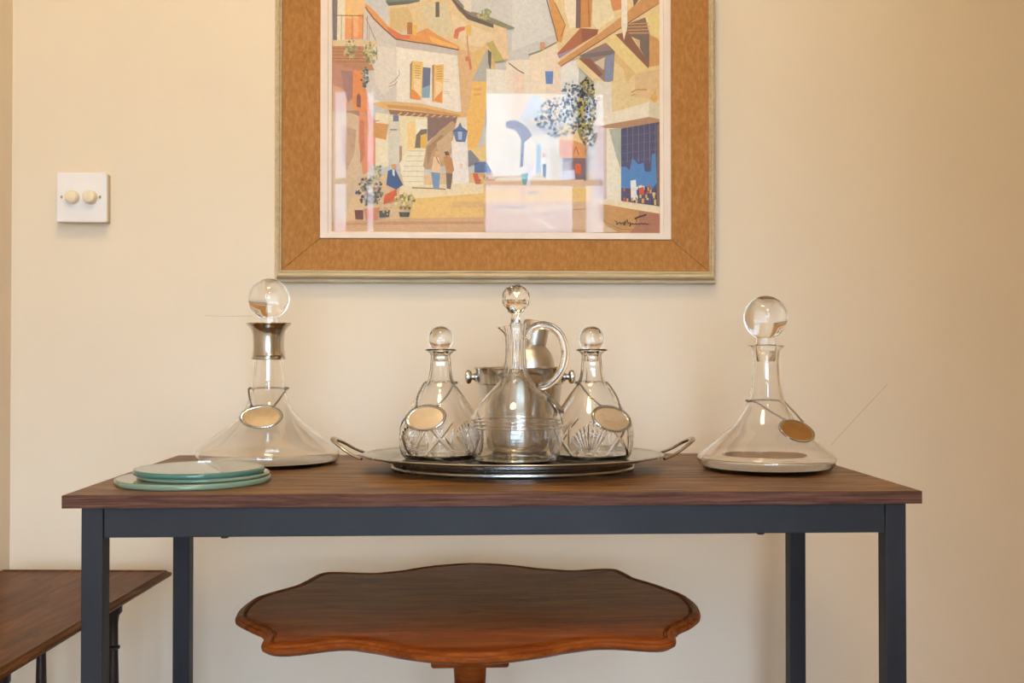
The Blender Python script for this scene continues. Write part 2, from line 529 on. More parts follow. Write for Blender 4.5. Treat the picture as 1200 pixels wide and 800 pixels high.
for k in range(3):
    a = math.radians(-90 + 120 * k)
    ca, sa = math.cos(a), math.sin(a)
    path = spline([(cx + ca * r, cyy + sa * r, z) for r, z in ((0.015, 0.16), (0.06, 0.165), (0.11, 0.13), (0.16, 0.07), (0.21, 0.03), (0.245, 0.018), (0.262, 0.020))], 6)
    obj('leg', tube(path, lambda t: 0.021 - 0.010 * t + (0.006 if t > 0.9 else 0), 10), 'mahogany', pt, 60)

# ------------------------------------------------------------------ side table (walnut, in the corner)
SZ = 0.566
corner = on_z(201.5, 666.5, SZ)
th = math.radians(3.4)
WS, LS = 0.277, 0.55
st = thing('side_table', 'low walnut side table with moulded edge and slender turned legs beside the console', 'table', (corner.x, corner.y, 0), -th)
def soft_rect(x0, x1, y0, y1, rings_, bm):
    out = []
    for off, z in rings_:
        out.append([bm.verts.new(c) for c in ((x0 - off, y0 - off, z), (x1 + off, y0 - off, z), (x1 + off, y1 + off, z), (x0 - off, y1 + off, z))])
    for a, b in zip(out[:-1], out[1:]):
        for k in range(4):
            bm.faces.new((a[k], a[(k + 1) % 4], b[(k + 1) % 4], b[k]))
    bm.faces.new(out[0]); bm.faces.new(out[-1])
    return bm
prof_edge = [(-0.012, SZ - 0.0022), (-0.0105, SZ - 0.0004), (-0.0085, SZ), (-0.0065, SZ - 0.0004), (-0.0055, SZ - 0.003), (-0.0015, SZ - 0.0045), (0.0, SZ - 0.007), (-0.0012, SZ - 0.0105), (-0.006, SZ - 0.013), (-0.012, SZ - 0.014)]
obj('tabletop', soft_rect(-WS, 0, -LS, 0, prof_edge, bmesh.new()), 'walnut', st, 50)
zt = SZ - 0.014
for yb in (-0.105, -LS + 0.105):
    bm = bmesh.new()
    pr = [(-0.262, zt), (-0.021, zt), (-0.0215, zt - 0.004), (-0.024, zt - 0.009), (-0.031, zt - 0.0135), (-0.042, zt - 0.017), (-0.241, zt - 0.017), (-0.252, zt - 0.0135), (-0.259, zt - 0.009), (-0.262, zt - 0.004)]
    A = [bm.verts.new((x, yb - 0.011, z)) for x, z in pr]
    B = [bm.verts.new((x, yb + 0.011, z)) for x, z in pr]
    bm.faces.new(A); bm.faces.new(B)
    for k in range(len(pr)):
        bm.faces.new((A[k], A[(k + 1) % len(pr)], B[(k + 1) % len(pr)], B[k]))
    obj('bracket_bar', bm, 'dark_walnut', st)
    for xl in (-0.052, -0.162, -0.232):
        z0 = zt - 0.017
        pf = [(0, z0), (0.0125, z0), (0.0125, z0 - 0.012), (0.008, z0 - 0.018), (0.0066, z0 - 0.03), (0.0066, z0 - 0.062), (0.0095, z0 - 0.064), (0.0095, z0 - 0.067), (0.0066, z0 - 0.069), (0.0078, z0 - 0.12), (0.0085, z0 - 0.25), (0.0066, z0 - 0.40), (0.0095, z0 - 0.405), (0.0095, z0 - 0.41), (0.0075, z0 - 0.42), (0.0075, 0.04), (0, 0.04)]
        o = obj('leg', lathe(pf, 20), 'dark_walnut', st, 40)
        o.location = (xl, yb, 0)
    obj('foot_bar', box(-0.262, -0.021, yb - 0.014, yb + 0.014, 0.0, 0.04, bev=0.006), 'dark_walnut', st)

# ------------------------------------------------------------------ light switch
SW_Y = WALL_Y - 0.0225
a_ = on_y(66, 201.5, SW_Y); b_ = on_y(125, 260.5, SW_Y)
swc = Vector(((a_.x + b_.x) / 2, WALL_Y, (a_.z + b_.z) / 2))
sw = thing('dimmer_switch', 'square white double dimmer switch with two cream knobs on the wall', 'light switch', swc)
h = (b_.x - a_.x) / 2
obj('back_box', box(-h + 0.001, h - 0.001, -0.0155, 0, -h + 0.001, h - 0.001, bev=0.002), 'box_cream', sw)
obj('face_plate', box(-h, h, -0.0225, -0.0155, -h, h, bev=0.002), 'plastic_white', sw)
for px in (84.0, 105.0):
    w_ = on_y(px, 230.5, SW_Y - 0.006) - swc
    o = obj('knob', lathe([(0, 0), (0.0118, 0), (0.0112, 0.008), (0.0102, 0.0115), (0.0085, 0.0128), (0, 0.0128)], 32), 'plastic_cream', sw, 40)
    o.rotation_euler = (math.pi / 2, 0, 0)
    o.location = (w_.x, -0.0225, w_.z)
for px in (72.5, 117.5):
    w_ = on_y(px, 230.8, SW_Y) - swc
    bm = lathe([(0, 0), (0.0028, 0), (0.0026, 0.0006), (0, 0.0006)], 16)
    bx(bm, -0.0024, 0.0024, -0.0004, 0.0004, 0.0005, 0.0009)
    o = obj('screw', bm, 'screw_metal', sw, 40)
    o.rotation_euler = (math.pi / 2, 0, 0.6)
    o.location = (w_.x, -0.0225, w_.z)

# ------------------------------------------------------------------ framed picture
FP = WALL_Y - 0.026
def wx(px): return on_y(px, 200, FP).x
def wz(py): return on_y(600, py, FP).z
ZTOP_IN = wz(271) + 0.455
def rect(l, r, b):
    """rectangle of world x0,x1,z0,z1 from pixel sides; the top margin mirrors the bottom one"""
    zb = wz(b)
    return [wx(l), wx(r), zb, ZTOP_IN + (wz(271) - zb)]
R_out, R_mid, R_lin, R_pic = rect(320.5, 840.5, 331), rect(330, 831, 316.5), rect(374, 788, 279), rect(387.5, 775, 271)
def mixr(a, b, k):
    return [a[i] + (b[i] - a[i]) * k for i in range(4)]
pcx, pcz = (R_out[0] + R_out[1]) / 2, R_out[2]
pic = thing('framed_picture', 'large framed street scene print with burlap liner hanging on the cream wall', 'picture', (pcx, WALL_Y, pcz))
def corners(r, p):
    return [Vector((x - pcx, -p, z - pcz)) for x, z in ((r[0], r[2]), (r[1], r[2]), (r[1], r[3]), (r[0], r[3]))]
def rails(name, steps, mat, gap=0.0, smooth=30):
    rg = [corners(r, p) for r, p in steps]
    for s in range(4):
        bm = bmesh.new()
        vs = []
        for c in rg:
            a, b = c[s], c[(s + 1) % 4]
            d = (b - a).normalized() * gap
            vs.append((bm.verts.new(a + d), bm.verts.new(b - d)))
        for u, v in zip(vs[:-1], vs[1:]):
            bm.faces.new((u[0], u[1], v[1], v[0]))
        bm.faces.new((vs[-1][0], vs[-1][1], vs[0][1], vs[0][0]))
        bm.faces.new([v[0] for v in vs])
        bm.faces.new([v[1] for v in vs])
        obj(name, bm, mat, pic, smooth)
st_ = []
for k, p_ in ((0, 0.0), (0, 0.013), (0.06, 0.0145), (0.24, 0.0145), (0.30, 0.0135), (0.32, 0.018), (0.36, 0.023), (0.45, 0.0265), (0.56, 0.0275), (0.66, 0.0265), (0.74, 0.0235), (0.78, 0.0225), (0.84, 0.0245), (0.92, 0.0245), (0.97, 0.0215), (1.0, 0.019), (1.0, 0.0)):
    st_.append((mixr(R_out, R_mid, k), p_))
rails('frame_rail', st_, 'gilt_moulding')
rails('burlap_liner', [(mixr(R_mid, R_lin, 0.004), 0.002), (mixr(R_mid, R_lin, 0.004), 0.0205), (mixr(R_mid, R_lin, 0.5), 0.0165), (mixr(R_mid, R_lin, 0.985), 0.0125), (mixr(R_mid, R_lin, 0.995), 0.0118), (mixr(R_mid, R_lin, 0.995), 0.002)], 'linen_slip', 0.0004)
rails('inner_fillet', [(mixr(R_lin, R_pic, 0.0), 0.003), (mixr(R_lin, R_pic, 0.0), 0.0142), (mixr(R_lin, R_pic, 0.06), 0.0150), (mixr(R_lin, R_pic, 0.66), 0.0146), (mixr(R_lin, R_pic, 0.70), 0.0125), (mixr(R_lin, R_pic, 0.93), 0.0120), (R_pic, 0.0112), (R_pic, 0.003)], 'fillet_paint')
def slab(r, p0, p1):
    return box(r[0] - pcx, r[1] - pcx, -p1, -p0, r[2] - pcz, r[3] - pcz)
obj('backing_board', slab(mixr(R_out, R_mid, 0.5), 0.0005, 0.0018), 'groove_gap_brown', pic)
obj('picture_glass', slab(mixr(R_lin, R_pic, 0.9), 0.0095, 0.0112 - 0.0002), 'picture_glass', pic)

# the print: flat colour shapes
POLY = []
def Z(ox, oy, s):
    def f(col, *p):
        POLY.append((col, [(ox + x / s, oy + y / s) for x, y in p]))
    def line(col, w, *p):
        w = w / s
        q = [Vector((ox + x / s, oy + y / s)) for x, y in p]
        for a, b in zip(q[:-1], q[1:]):
            d = b - a
            if d.length < 1e-6:
                continue
            n = Vector((-d.y, d.x)).normalized() * w / 2
            POLY.append((col, [tuple(a + n), tuple(b + n), tuple(b - n), tuple(a - n)]))
    return f, line
rnd = random.Random(7)
def blobs(cols, n, cx, cy, rx, ry, smin, smax, elong=1.0):
    for _ in range(n):
        a = rnd.uniform(0, 6.283); q = math.sqrt(rnd.random())
        x, y = cx + rx * q * math.cos(a), cy + ry * q * math.sin(a)
        s = rnd.uniform(smin, smax)
        k = rnd.randint(5, 7)
        ph = rnd.uniform(0, 6.28)
        POLY.append((rnd.choice(cols), [(x + s * rnd.uniform(0.6, 1.1) * math.cos(ph + 6.283 * i / k), y + elong * s * rnd.uniform(0.6, 1.1) * math.sin(ph + 6.283 * i / k)) for i in range(k)]))
P, PL = Z(0, 0, 1)
A, AL = Z(380, 0, 5.715)
B, BL = Z(580, 0, 5.714)
C, CL = Z(380, 130, 5.335)
D, DL = Z(580, 130, 3.81)
a1, a1L = Z(385, 0, 11.43)
a4, a4L = Z(480, 65, 11.43)
a5, a5L = Z(570, 65, 10)
a6, a6L = Z(670, 65, 10)
a7, a7L = Z(570, 140, 5.925)
a9, a9L = Z(690, 210, 11.43)
P('#d3ccc6', (387, -40), (776, -40), (776, 272), (387, 272))
P('#cfcac9', (430, -40), (470, -40), (455, 20), (430, 10))
P('#dcd6d0', (600, -40), (640, -40), (650, 40), (600, 60))
# ground
P('#e6c296', (387, 205), (776, 200), (776, 272), (387, 272))
# tower house
A('#e2c596', (430, 45), (640, 10), (850, -60), (950, 125), (1143, 200), (1150, 800), (900, 800), (880, 330), (690, 230), (430, 200))
A('#d8b983', (440, 60), (560, 45), (600, 140), (520, 220), (440, 190))
A('#dccaa6', (640, 40), (820, 20), (860, 200), (800, 260), (700, 190))
A('#e8ceaa', (850, 90), (960, 160), (1143, 230), (1143, 330), (960, 300), (870, 240))
A('#7f8578', (410, 10), (440, -40), (660, -60), (640, 5), (560, 25), (430, 40))
A('#6a6a60', (412, 16), (640, 0), (640, 10), (560, 28), (440, 38))
A('#93806f', (830, -60), (880, -60), (900, 0), (960, 70), (1060, 95), (1143, 165), (1143, 192), (960, 130), (890, 60))
A('#6d5d55', (850, 0), (870, 0), (960, 90), (985, 105), (1143, 170), (1143, 192), (960, 128))
A('#e7d7c4', (930, -60), (985, -60), (985, 85), (935, 60))
blobs(['#b5ad6a', '#a3a05e', '#c6bb72', '#8f9a70'], 26, 568, 17, 9, 6, 1.2, 3)
A('#6e5f55', (745, 15), (770, 12), (772, 112), (745, 116))
A('#e3bb7c', (890, 330), (1000, 350), (1143, 260), (1150, 800), (920, 780))
A('#dcb384', (885, 330), (985, 340), (992, 545), (960, 800), (915, 770))
A('#c6b068', (1080, 290), (1143, 270), (1143, 420), (1110, 330))
A('#b9b3ac', (1090, 320), (1112, 420), (1108, 548), (988, 542))
A('#6a6560', (1095, 330), (1120, 350), (1115, 480), (1098, 420))
A('#efbf6a', (998, 545), (1108, 545), (1092, 800), (960, 800))
A('#e8a860', (1000, 590), (1050, 590), (1050, 605), (1000, 605))
A('#e8a860', (1000, 625), (1050, 622), (1050, 640), (1000, 640))
A('#d4795a', (865, 255), (875, 200), (900, 182), (942, 178), (942, 200), (905, 215), (893, 262))
A('#d07a58', (945, 380), (975, 375), (990, 460), (975, 470), (965, 410), (945, 410))
AL('#cf8a62', 8, (955, 200), (960, 300), (972, 400))
A('#e7bb62', (945, 170), (985, 165), (985, 235), (955, 240))
# white house
A('#e9dfd2', (300, 60), (480, 265), (890, 330), (918, 748), (430, 745), (310, 690), (290, 450))
A('#d7cbc2', (268, 40), (330, 130), (480, 268), (485, 680), (390, 690), (300, 640), (270, 300))
A('#e3d6c8', (330, 300), (478, 330), (480, 560), (400, 640), (340, 560))
A('#cdbfb8', (480, 268), (890, 332), (892, 372), (700, 345), (480, 315))
A('#efe2d2', (490, 320), (700, 350), (880, 375), (905, 740), (700, 690), (490, 660))
A('#e39a55', (272, 20), (330, 66), (440, 190), (520, 235), (610, 225), (690, 188), (760, 235), (905, 312), (908, 336), (700, 296), (480, 268), (400, 197), (330, 128), (272, 52))
A('#dc7a4e', (420, 175), (520, 232), (580, 240), (570, 262), (480, 262), (430, 215))
A('#efb565', (700, 240), (890, 310), (890, 328), (720, 285))
AL('#7a5d50', 9, (275, 48), (330, 124), (400, 193), (480, 262), (600, 282), (700, 296), (900, 334))
A('#b5764d', (555, 150), (590, 150), (590, 232), (555, 228))
A('#e8b45c', (590, 160), (622, 170), (616, 238), (590, 236))
AL('#a89a8e', 5, (440, 560), (470, 540), (505, 500), (500, 470))
AL('#b58d78', 5, (430, 580), (470, 568), (490, 545))
# shuttered window
A('#6b7391', (652, 448), (712, 455), (706, 655), (648, 655))
A('#8fa9c0', (655, 590), (706, 570), (706, 655), (650, 655))
A('#a98765', (574, 430), (592, 405), (590, 662), (574, 660))
A('#ecc277', (590, 405), (662, 415), (652, 672), (582, 662))
A('#b4835c', (722, 438), (738, 432), (736, 685), (724, 680))
A('#ecbd72', (736, 435), (802, 430), (792, 692), (730, 682))
A('#f2d3a0', (600, 520), (650, 500), (645, 640), (600, 600))
A('#f2d3a0', (742, 540), (795, 560), (785, 620), (745, 650))
A('#e88f48', (584, 596), (612, 612), (646, 655), (640, 672), (580, 662))
A('#e88f48', (730, 672), (788, 606), (788, 690))
for k in range(6):
    AL('#a8823f', 4, (606, 440 + k * 16), (645, 444 + k * 16))
    AL('#a8823f', 4, (752, 448 + k * 16), (792, 446 + k * 16))
for y_ in (530, 545, 612, 625):
    AL('#d8b79a', 4, (800, y_), (840, y_ + 4))
# balcony side
a1('#85777c', (38, -400), (130, -400), (112, 540), (62, 540))
a1('#e9d9be', (128, -400), (230, -400), (222, 540), (112, 540))
a1('#efc085', (226, -400), (490, -400), (470, 520), (220, 530))
a1('#efc55f', (226, 130), (300, 170), (290, 215), (226, 230))
a1('#ea9f66', (222, 240), (300, 250), (400, 300), (400, 190), (472, 180), (462, 525), (222, 532))
a1('#efb27c', (330, 230), (400, 250), (400, 480), (340, 500))
a1L('#8c6d58', 12, (70, 206), (470, 212))
for x_ in (175, 320, 460, 520):
    a1L('#a07c60', 8, (x_, 212), (x_ - 4, 535))
a1L('#8f7d78', 9, (500, 240), (640, 560), (650, 800))
a1L('#a5938c', 6, (540, 330), (545, 560))
A('#e2c69c', (42, 268), (350, 272), (352, 312), (42, 310))
A('#bf8864', (42, 308), (262, 310), (300, 390), (335, 470), (180, 482), (42, 445))
for k in range(5):
    AL('#a06c4e', 4, (46, 325 + 22 * k), (270 + 10 * k, 327 + 22 * k))
A('#c08d78', (42, 420), (150, 450), (250, 475), (300, 690), (280, 800), (42, 800))
A('#d3a384', (42, 560), (130, 600), (200, 690), (240, 800), (42, 800))
A('#a98078', (110, 470), (200, 480), (200, 640), (160, 690), (130, 600))
A('#e6935a', (192, 472), (252, 470), (300, 690), (325, 800), (230, 800), (190, 690))
A('#8c6058', (218, 640), (232, 625), (246, 650), (244, 720), (216, 715))
blobs(['#8f9068', '#a9a673', '#c1b67e', '#77795c', '#9c8f6b'], 45, 410, 57, 8, 12, 1, 2.6)
blobs(['#a9a673', '#d0bd76', '#87875f', '#b8a86a'], 50, 434, 62, 8, 14, 1, 2.6)
blobs(['#66756e', '#8a978e', '#55615f', '#a7ada4'], 50, 428, 92, 4.5, 13, 0.8, 2)
# awning over the stair
A('#e2b779', (308, 690), (430, 678), (640, 692), (935, 760), (935, 795), (640, 772), (430, 745))
A('#cf9a5c', (420, 700), (640, 718), (910, 770), (905, 782), (640, 745), (430, 722))
A('#9d705c', (430, 735), (640, 752), (890, 778), (885, 812), (640, 800), (440, 765))
for k in range(9):
    AL('#dcae80', 9, (470 + 45 * k, 790 + 2 * k), (520 + 45 * k, 752 + 3.4 * k))
# lower left street
C('#d9bd9c', (42, 0), (225, 20), (255, 390), (200, 480), (110, 680), (42, 690))
C('#a98679', (60, 0), (220, 0), (235, 40), (160, 10))
C('#c7a384', (110, 90), (200, 120), (190, 260), (140, 380), (110, 300))
C('#e2946a', (218, 0), (268, 0), (322, 60), (322, 340), (300, 385), (242, 395), (215, 200))
C('#cf8064', (222, 60), (250, 60), (255, 280), (225, 330))
C('#efe0c0', (320, 10), (402, 20), (402, 345), (320, 372))
C('#d49a5a', (300, 72), (402, 84), (386, 182), (252, 150))
CL('#8c6a58', 5, (255, 0), (300, 70), (345, 60))
C('#ebdab2', (405, 25), (645, 40), (640, 335), (405, 335))
C('#dcd2bf', (405, 60), (470, 60), (480, 225), (470, 335), (405, 335))
C('#76829e', (430, 28), (466, 28), (466, 66), (430, 66))
CL('#7d7468', 7, (412, 118), (455, 118))
C('#b18a70', (470, 220), (486, 220), (486, 325), (470, 325))
C('#f0cd8c', (520, 80), (572, 55), (572, 242), (520, 242))
C('#f2e6d0', (572, 55), (645, 50), (645, 115), (600, 120), (572, 150))
C('#7f7264', (566, 232), (575, 150), (605, 116), (642, 114), (642, 142), (606, 152), (602, 232))
C('#edba50', (602, 155), (640, 146), (640, 236), (602, 228))
C('#f1e4c8', (525, 242), (640, 240), (625, 330), (622, 465), (500, 475), (470, 330))
for k in range(7):
    CL('#d9c3a0', 5, (525 - 9 * k, 250 + 32 * k), (634 - 2 * k, 250 + 32 * k))
C('#8c6f67', (645, 40), (835, 42), (845, 85), (720, 135), (660, 180), (645, 195))
C('#c19d76', (618, 345), (640, 215), (720, 125), (800, 62), (845, 100), (805, 240), (760, 340), (640, 365))
C('#a98563', (640, 230), (730, 150), (760, 160), (680, 240), (645, 340))
C('#cfae88', (700, 200), (800, 120), (800, 220), (730, 330))
C('#eddcc4', (830, 45), (892, 38), (898, 195), (800, 200))
C('#efe4db', (795, 190), (895, 190), (905, 462), (805, 475))
C('#e8c9b0', (850, 330), (866, 330), (862, 365), (850, 360))
C('#efbb66', (890, 0), (1010, 0), (1000, 70), (960, 250), (900, 250))
C('#e9c988', (900, 240), (960, 230), (1067, 150), (1067, 315), (965, 312), (905, 270))
C('#cfcac2', (1000, 90), (1067, 20), (1067, 160), (950, 245))
C('#6b6570', (1010, -10), (1035, -10), (1022, 110), (1008, 100))
C('#6678a6', (803, 125), (835, 100), (850, 70), (862, 100), (897, 126), (882, 192), (824, 192))
C('#aebbd4', (835, 130), (862, 130), (860, 180), (838, 180))
CL('#46557f', 5, (803, 125), (897, 126))
CL('#46557f', 5, (824, 190), (882, 192))
C('#f0dab2', (470, 470), (1067, 445), (1067, 515), (560, 555), (470, 520))
C('#eec47a', (555, 548), (1067, 508), (1067, 672), (535, 675))
C('#e3b77c', (800, 570), (1067, 560), (1067, 600), (800, 605))
C('#dcae84', (42, 690), (540, 672), (1067, 662), (1067, 752), (42, 752))
C('#cf9c72', (42, 700), (500, 690), (1067, 690), (1067, 705), (42, 715))
CL('#8d6f55', 7, (550, 480), (680, 485), (760, 490))
# people
C('#ecc7a0', (684, 285), (718, 292), (735, 400), (668, 385))
C('#7f9ac2', (668, 382), (724, 388), (718, 488), (682, 484))
C('#e0a878', (692, 255), (714, 252), (718, 285), (694, 286))
CL('#6d5d5a', 5, (700, 290), (718, 330))
C('#c98d5c', (745, 290), (775, 276), (800, 300), (812, 370), (792, 402), (764, 392))
C('#7a6a62', (762, 388), (802, 392), (790, 490), (766, 486))
C('#6d4c40', (750, 256), (772, 252), (782, 275), (760, 280))
CL('#e6b78c', 8, (725, 390), (760, 400))
C('#446291', (398, 375), (440, 358), (492, 462), (452, 492), (388, 462))
C('#e8e2dc', (425, 365), (440, 365), (440, 410), (428, 400))
C('#e09a60', (422, 335), (446, 332), (452, 360), (426, 362))
blobs(['#5f6d5a', '#7a3f3c', '#4f5f86', '#8d9474', '#6f5a55', '#c58f86', '#d9d3c0', '#55584c'], 150, 434, 224, 16, 17, 1, 2.6)
blobs(['#c8bd86', '#a9ab86', '#e0d5a8', '#8f9a90'], 40, 440, 202, 8, 9, 1, 2.4)
C('#d9633c', (378, 525), (452, 488), (456, 558), (370, 582))
C('#d98f6a', (248, 612), (348, 602), (336, 682), (260, 684))
C('#7d4a40', (190, 620), (245, 620), (245, 680), (196, 678))
blobs(['#d8c26c', '#b9a560', '#7b7a55', '#efe0a0', '#9a7a55', '#e3cf86'], 70, 474, 236, 12, 10, 1, 2.4)
C('#56544f', (466, 632), (536, 634), (530, 662), (474, 662))
C('#5a5c58', (345, 625), (412, 620), (406, 662), (345, 668))
blobs(['#ddc79c', '#c9ad86'], 14, 455, 247, 6, 4, 1, 2)
# blue stall
C('#8b8890', (900, 250), (915, 245), (972, 310), (900, 352))
C('#6076a8', (938, 332), (960, 322), (1180, 318), (1180, 382), (938, 386))
C('#dcae74', (930, 388), (1150, 385), (1150, 452), (958, 458))
C('#d76b45', (928, 390), (958, 392), (980, 458), (945, 458))
blobs(['#e8c072', '#7d86a0', '#c98a5a', '#efe4d4', '#5f6d94'], 40, 572, 209, 11, 6, 1, 2.2)
# middle: arch and far houses
a7('#ece2d4', (0, -350), (260, -330), (260, 390), (60, 390), (0, 300))
B('#ecdcc8', (75, 410), (240, 400), (245, 800), (75, 800))
B('#efd4bd', (120, 480), (200, 500), (200, 800), (120, 800))
a7('#e8dfd2', (60, 60), (240, 120), (240, 370), (60, 380))
a7('#dfd2b8', (135, 210), (235, 210), (235, 225), (135, 225))
a7('#7f7d98', (132, 22), (165, 8), (215, 8), (275, 50), (315, 110), (300, 155), (265, 165), (252, 330), (232, 335), (242, 140), (200, 72), (138, 62))
a7('#e9e1d6', (262, 160), (320, 110), (515, 100), (515, 405), (262, 390))
a7('#a5bfd8', (348, 175), (378, 175), (376, 372), (346, 372))
a7('#d8cdb8', (440, 200), (515, 190), (515, 390), (440, 390))
a7('#efd09a', (455, 110), (560, 20), (720, 20), (720, 195), (510, 142))
a7('#e49f62', (508, 138), (612, 150), (705, 182), (702, 272), (508, 266))
a7L('#b9694c', 7, (572, 195), (545, 200), (535, 222), (548, 242), (570, 240))
a7L('#b9694c', 7, (602, 242), (620, 190), (640, 245))
a7('#87686a', (530, 268), (702, 270), (694, 432), (530, 415))
a7('#b9a79c', (535, 300), (570, 290), (575, 360), (540, 360))
a7('#e0683a', (612, 322), (630, 306), (656, 315), (656, 382), (618, 375))
a7('#d6cfdc', (520, 360), (610, 352), (615, 415), (520, 425))
# far cream houses
B('#e8c9a0', (-10, 130), (75, 185), (92, 400), (-10, 412))
B('#c0b068', (-10, 285), (62, 410), (-10, 418))
B('#93886a', (-60, 110), (0, 130), (132, 188), (128, 196), (60, 190), (-10, 165))
BL('#8c6d68', 8, (92, 425), (150, 470), (195, 495))
B('#ecd6c0', (232, 372), (300, 335), (410, 275), (445, 440), (445, 830), (232, 830))
B('#efdcc2', (240, 400), (340, 380), (340, 800), (240, 800))
BL('#8d9070', 12, (225, 372), (300, 345), (420, 282))
B('#d99a70', (302, 285), (332, 285), (332, 335), (302, 335))
B('#6889c2', (335, 480), (390, 480), (386, 565), (340, 565))
B('#e9e3dc', (440, 430), (560, 400), (560, 830), (440, 830))
B('#d5dce4', (240, 640), (300, 640), (330, 800), (160, 800))
# right house
B('#e5ca96', (335, -240), (1120, -240), (1120, 830), (650, 830), (655, 640), (780, 560), (560, 385), (440, 440), (412, 280))
B('#dfba80', (800, 300), (940, 490), (880, 560), (860, 460), (800, 420))
B('#eedcc2', (455, -240), (545, -240), (545, 190), (500, 190), (470, 80))
B('#d99b56', (325, -240), (390, -240), (390, 0), (470, 180), (445, 290), (415, 282))
BL('#8c6440', 6, (345, 0), (390, 160), (420, 275))
BL('#a8703c', 6, (400, 20), (470, 170), (440, 250))
B('#846256', (545, -240), (576, -240), (572, 192), (540, 192))
B('#cf8f4e', (576, -240), (658, -240), (642, 186), (572, 188))
BL('#9b6438', 6, (620, -240), (630, 180))
B('#e9d8b2', (660, -240), (760, -240), (800, 120), (690, 200), (650, 160))
B('#b56c48', (415, 362), (572, 190), (692, 200), (684, 235), (430, 385))
B('#9a5c42', (580, 195), (690, 202), (684, 232), (580, 285))
B('#a58fae', (418, 372), (520, 330), (560, 310), (430, 395))
B('#9b7d72', (585, 365), (740, 288), (802, 340), (790, 540), (742, 562), (558, 402))
B('#7c706f', (560, 372), (795, 335), (798, 365), (590, 395))
B('#8b90ab', (740, 385), (795, 362), (788, 545), (735, 545))
B('#d8bfa6', (662, 420), (736, 385), (728, 472))
B('#8e5c48', (560, 395), (640, 395), (720, 500), (690, 525))
B('#e7cf9e', (545, 400), (560, 395), (742, 560), (705, 592), (545, 440))
B('#d1975f', (416, 425), (640, 270), (870, 95), (1000, -20), (1120, -60), (1120, 20), (900, 152), (660, 305), (440, 448))
BL('#7d5236', 6, (440, 448), (660, 306), (900, 152), (1115, 20))
B('#8f6c56', (880, 165), (1005, 120), (1035, 240), (885, 240))
for k in range(4):
    BL('#cf9a70', 7, (890, 165 + 20 * k), (1035, 158 + 22 * k))
B('#7d6a60', (885, 238), (1035, 232), (1032, 440), (970, 330), (960, 270))
B('#935f48', (805, 235), (885, 212), (1034, 432), (1026, 462))
B('#d9b184', (930, 265), (968, 270), (970, 335))
B('#e9ce8f', (728, 270), (802, 240), (1024, 462), (985, 490), (940, 495))
B('#d59f62', (1032, 235), (1112, 270), (1112, 440), (1032, 452))
B('#e8d18e', (1000, 112), (1098, 92), (1112, 285), (1090, 270))
B('#d78f58', (752, -60), (850, -60), (848, 65), (790, 78))
B('#7d625c', (915, -60), (1010, -60), (928, 48))
B('#efe0cc', (845, -60), (882, -60), (886, 180), (862, 272), (845, 180))
a6('#e0bd8d', (740, 220), (1045, 160), (1045, 540), (690, 480), (740, 380))
a6L('#c98d52', 14, (690, 440), (760, 405), (880, 405))
a6L('#c98d52', 10, (690, 475), (745, 455))
a6('#dfae66', (910, 500), (980, 400), (1000, 540), (960, 560))
a6('#e6d9c6', (260, 300), (470, 320), (470, 700), (260, 720))
a6L('#d08a78', 18, (262, 590), (330, 490))
a6('#ecddc6', (270, 705), (480, 668), (905, 548), (905, 730), (700, 770), (270, 860))
a6('#dccfae', (902, 548), (1045, 580), (1045, 752), (902, 728))
# shop with wares
D('#d9c0b4', (440, 60), (505, 70), (505, 400), (440, 390))
D('#c9a79c', (462, 80), (476, 80), (480, 380), (466, 380))
D('#efe3cc', (498, 70), (566, 70), (566, 405), (498, 398))
D('#b5b6a6', (508, 82), (566, 76), (560, 262), (540, 200))
D('#b98a66', (440, 78), (500, 62), (690, 28), (748, 40), (748, 62), (570, 78))
D('#565271', (562, 80), (735, 50), (742, 200), (732, 330), (728, 425), (562, 402))
for k in range(6):
    DL('#8d8aa2', 2, (590 + 25 * k, 72 - 4 * k), (590 + 25 * k, 230))
for k in range(4):
    DL('#77748f', 2, (566, 115 + 38 * k), (732, 95 + 38 * k))
D('#5a8cc4', (562, 250), (585, 250), (600, 268), (612, 212), (640, 240), (662, 232), (668, 272), (695, 272), (700, 195), (716, 190), (722, 320), (700, 350), (562, 345))
D('#8a6a5c', (722, 60), (748, 60), (748, 440), (722, 430))
for _ in range(34):
    x_, y_ = rnd.uniform(570, 712), rnd.uniform(335, 405)
    w_, h_ = rnd.uniform(6, 14), rnd.uniform(14, 34)
    D(rnd.choice(['#f0e6d4', '#d9653f', '#e8bf6a', '#c9586a', '#4a4a55', '#e6c8d0', '#7d3f3c', '#d8d27c', '#efa64c']), (x_, y_ - h_ / 2 + 8), (x_ + w_, y_ - h_ / 2 + 8), (x_ + w_, y_ + h_ / 2), (x_, y_ + h_ / 2))
D('#efece6', (604, 312), (628, 308), (632, 385), (606, 388))
D('#d85a38', (642, 345), (664, 340), (664, 375), (644, 376))
D('#efd9b4', (440, 392), (500, 395), (748, 428), (748, 462), (620, 450), (440, 412))
D('#cf9858', (455, 412), (560, 430), (748, 460), (748, 545), (560, 545), (470, 490))
D('#b97a5c', (640, 448), (748, 460), (748, 545), (600, 545), (640, 500))
DL('#9c7656', 3, (462, 470), (500, 500), (560, 528), (700, 534))
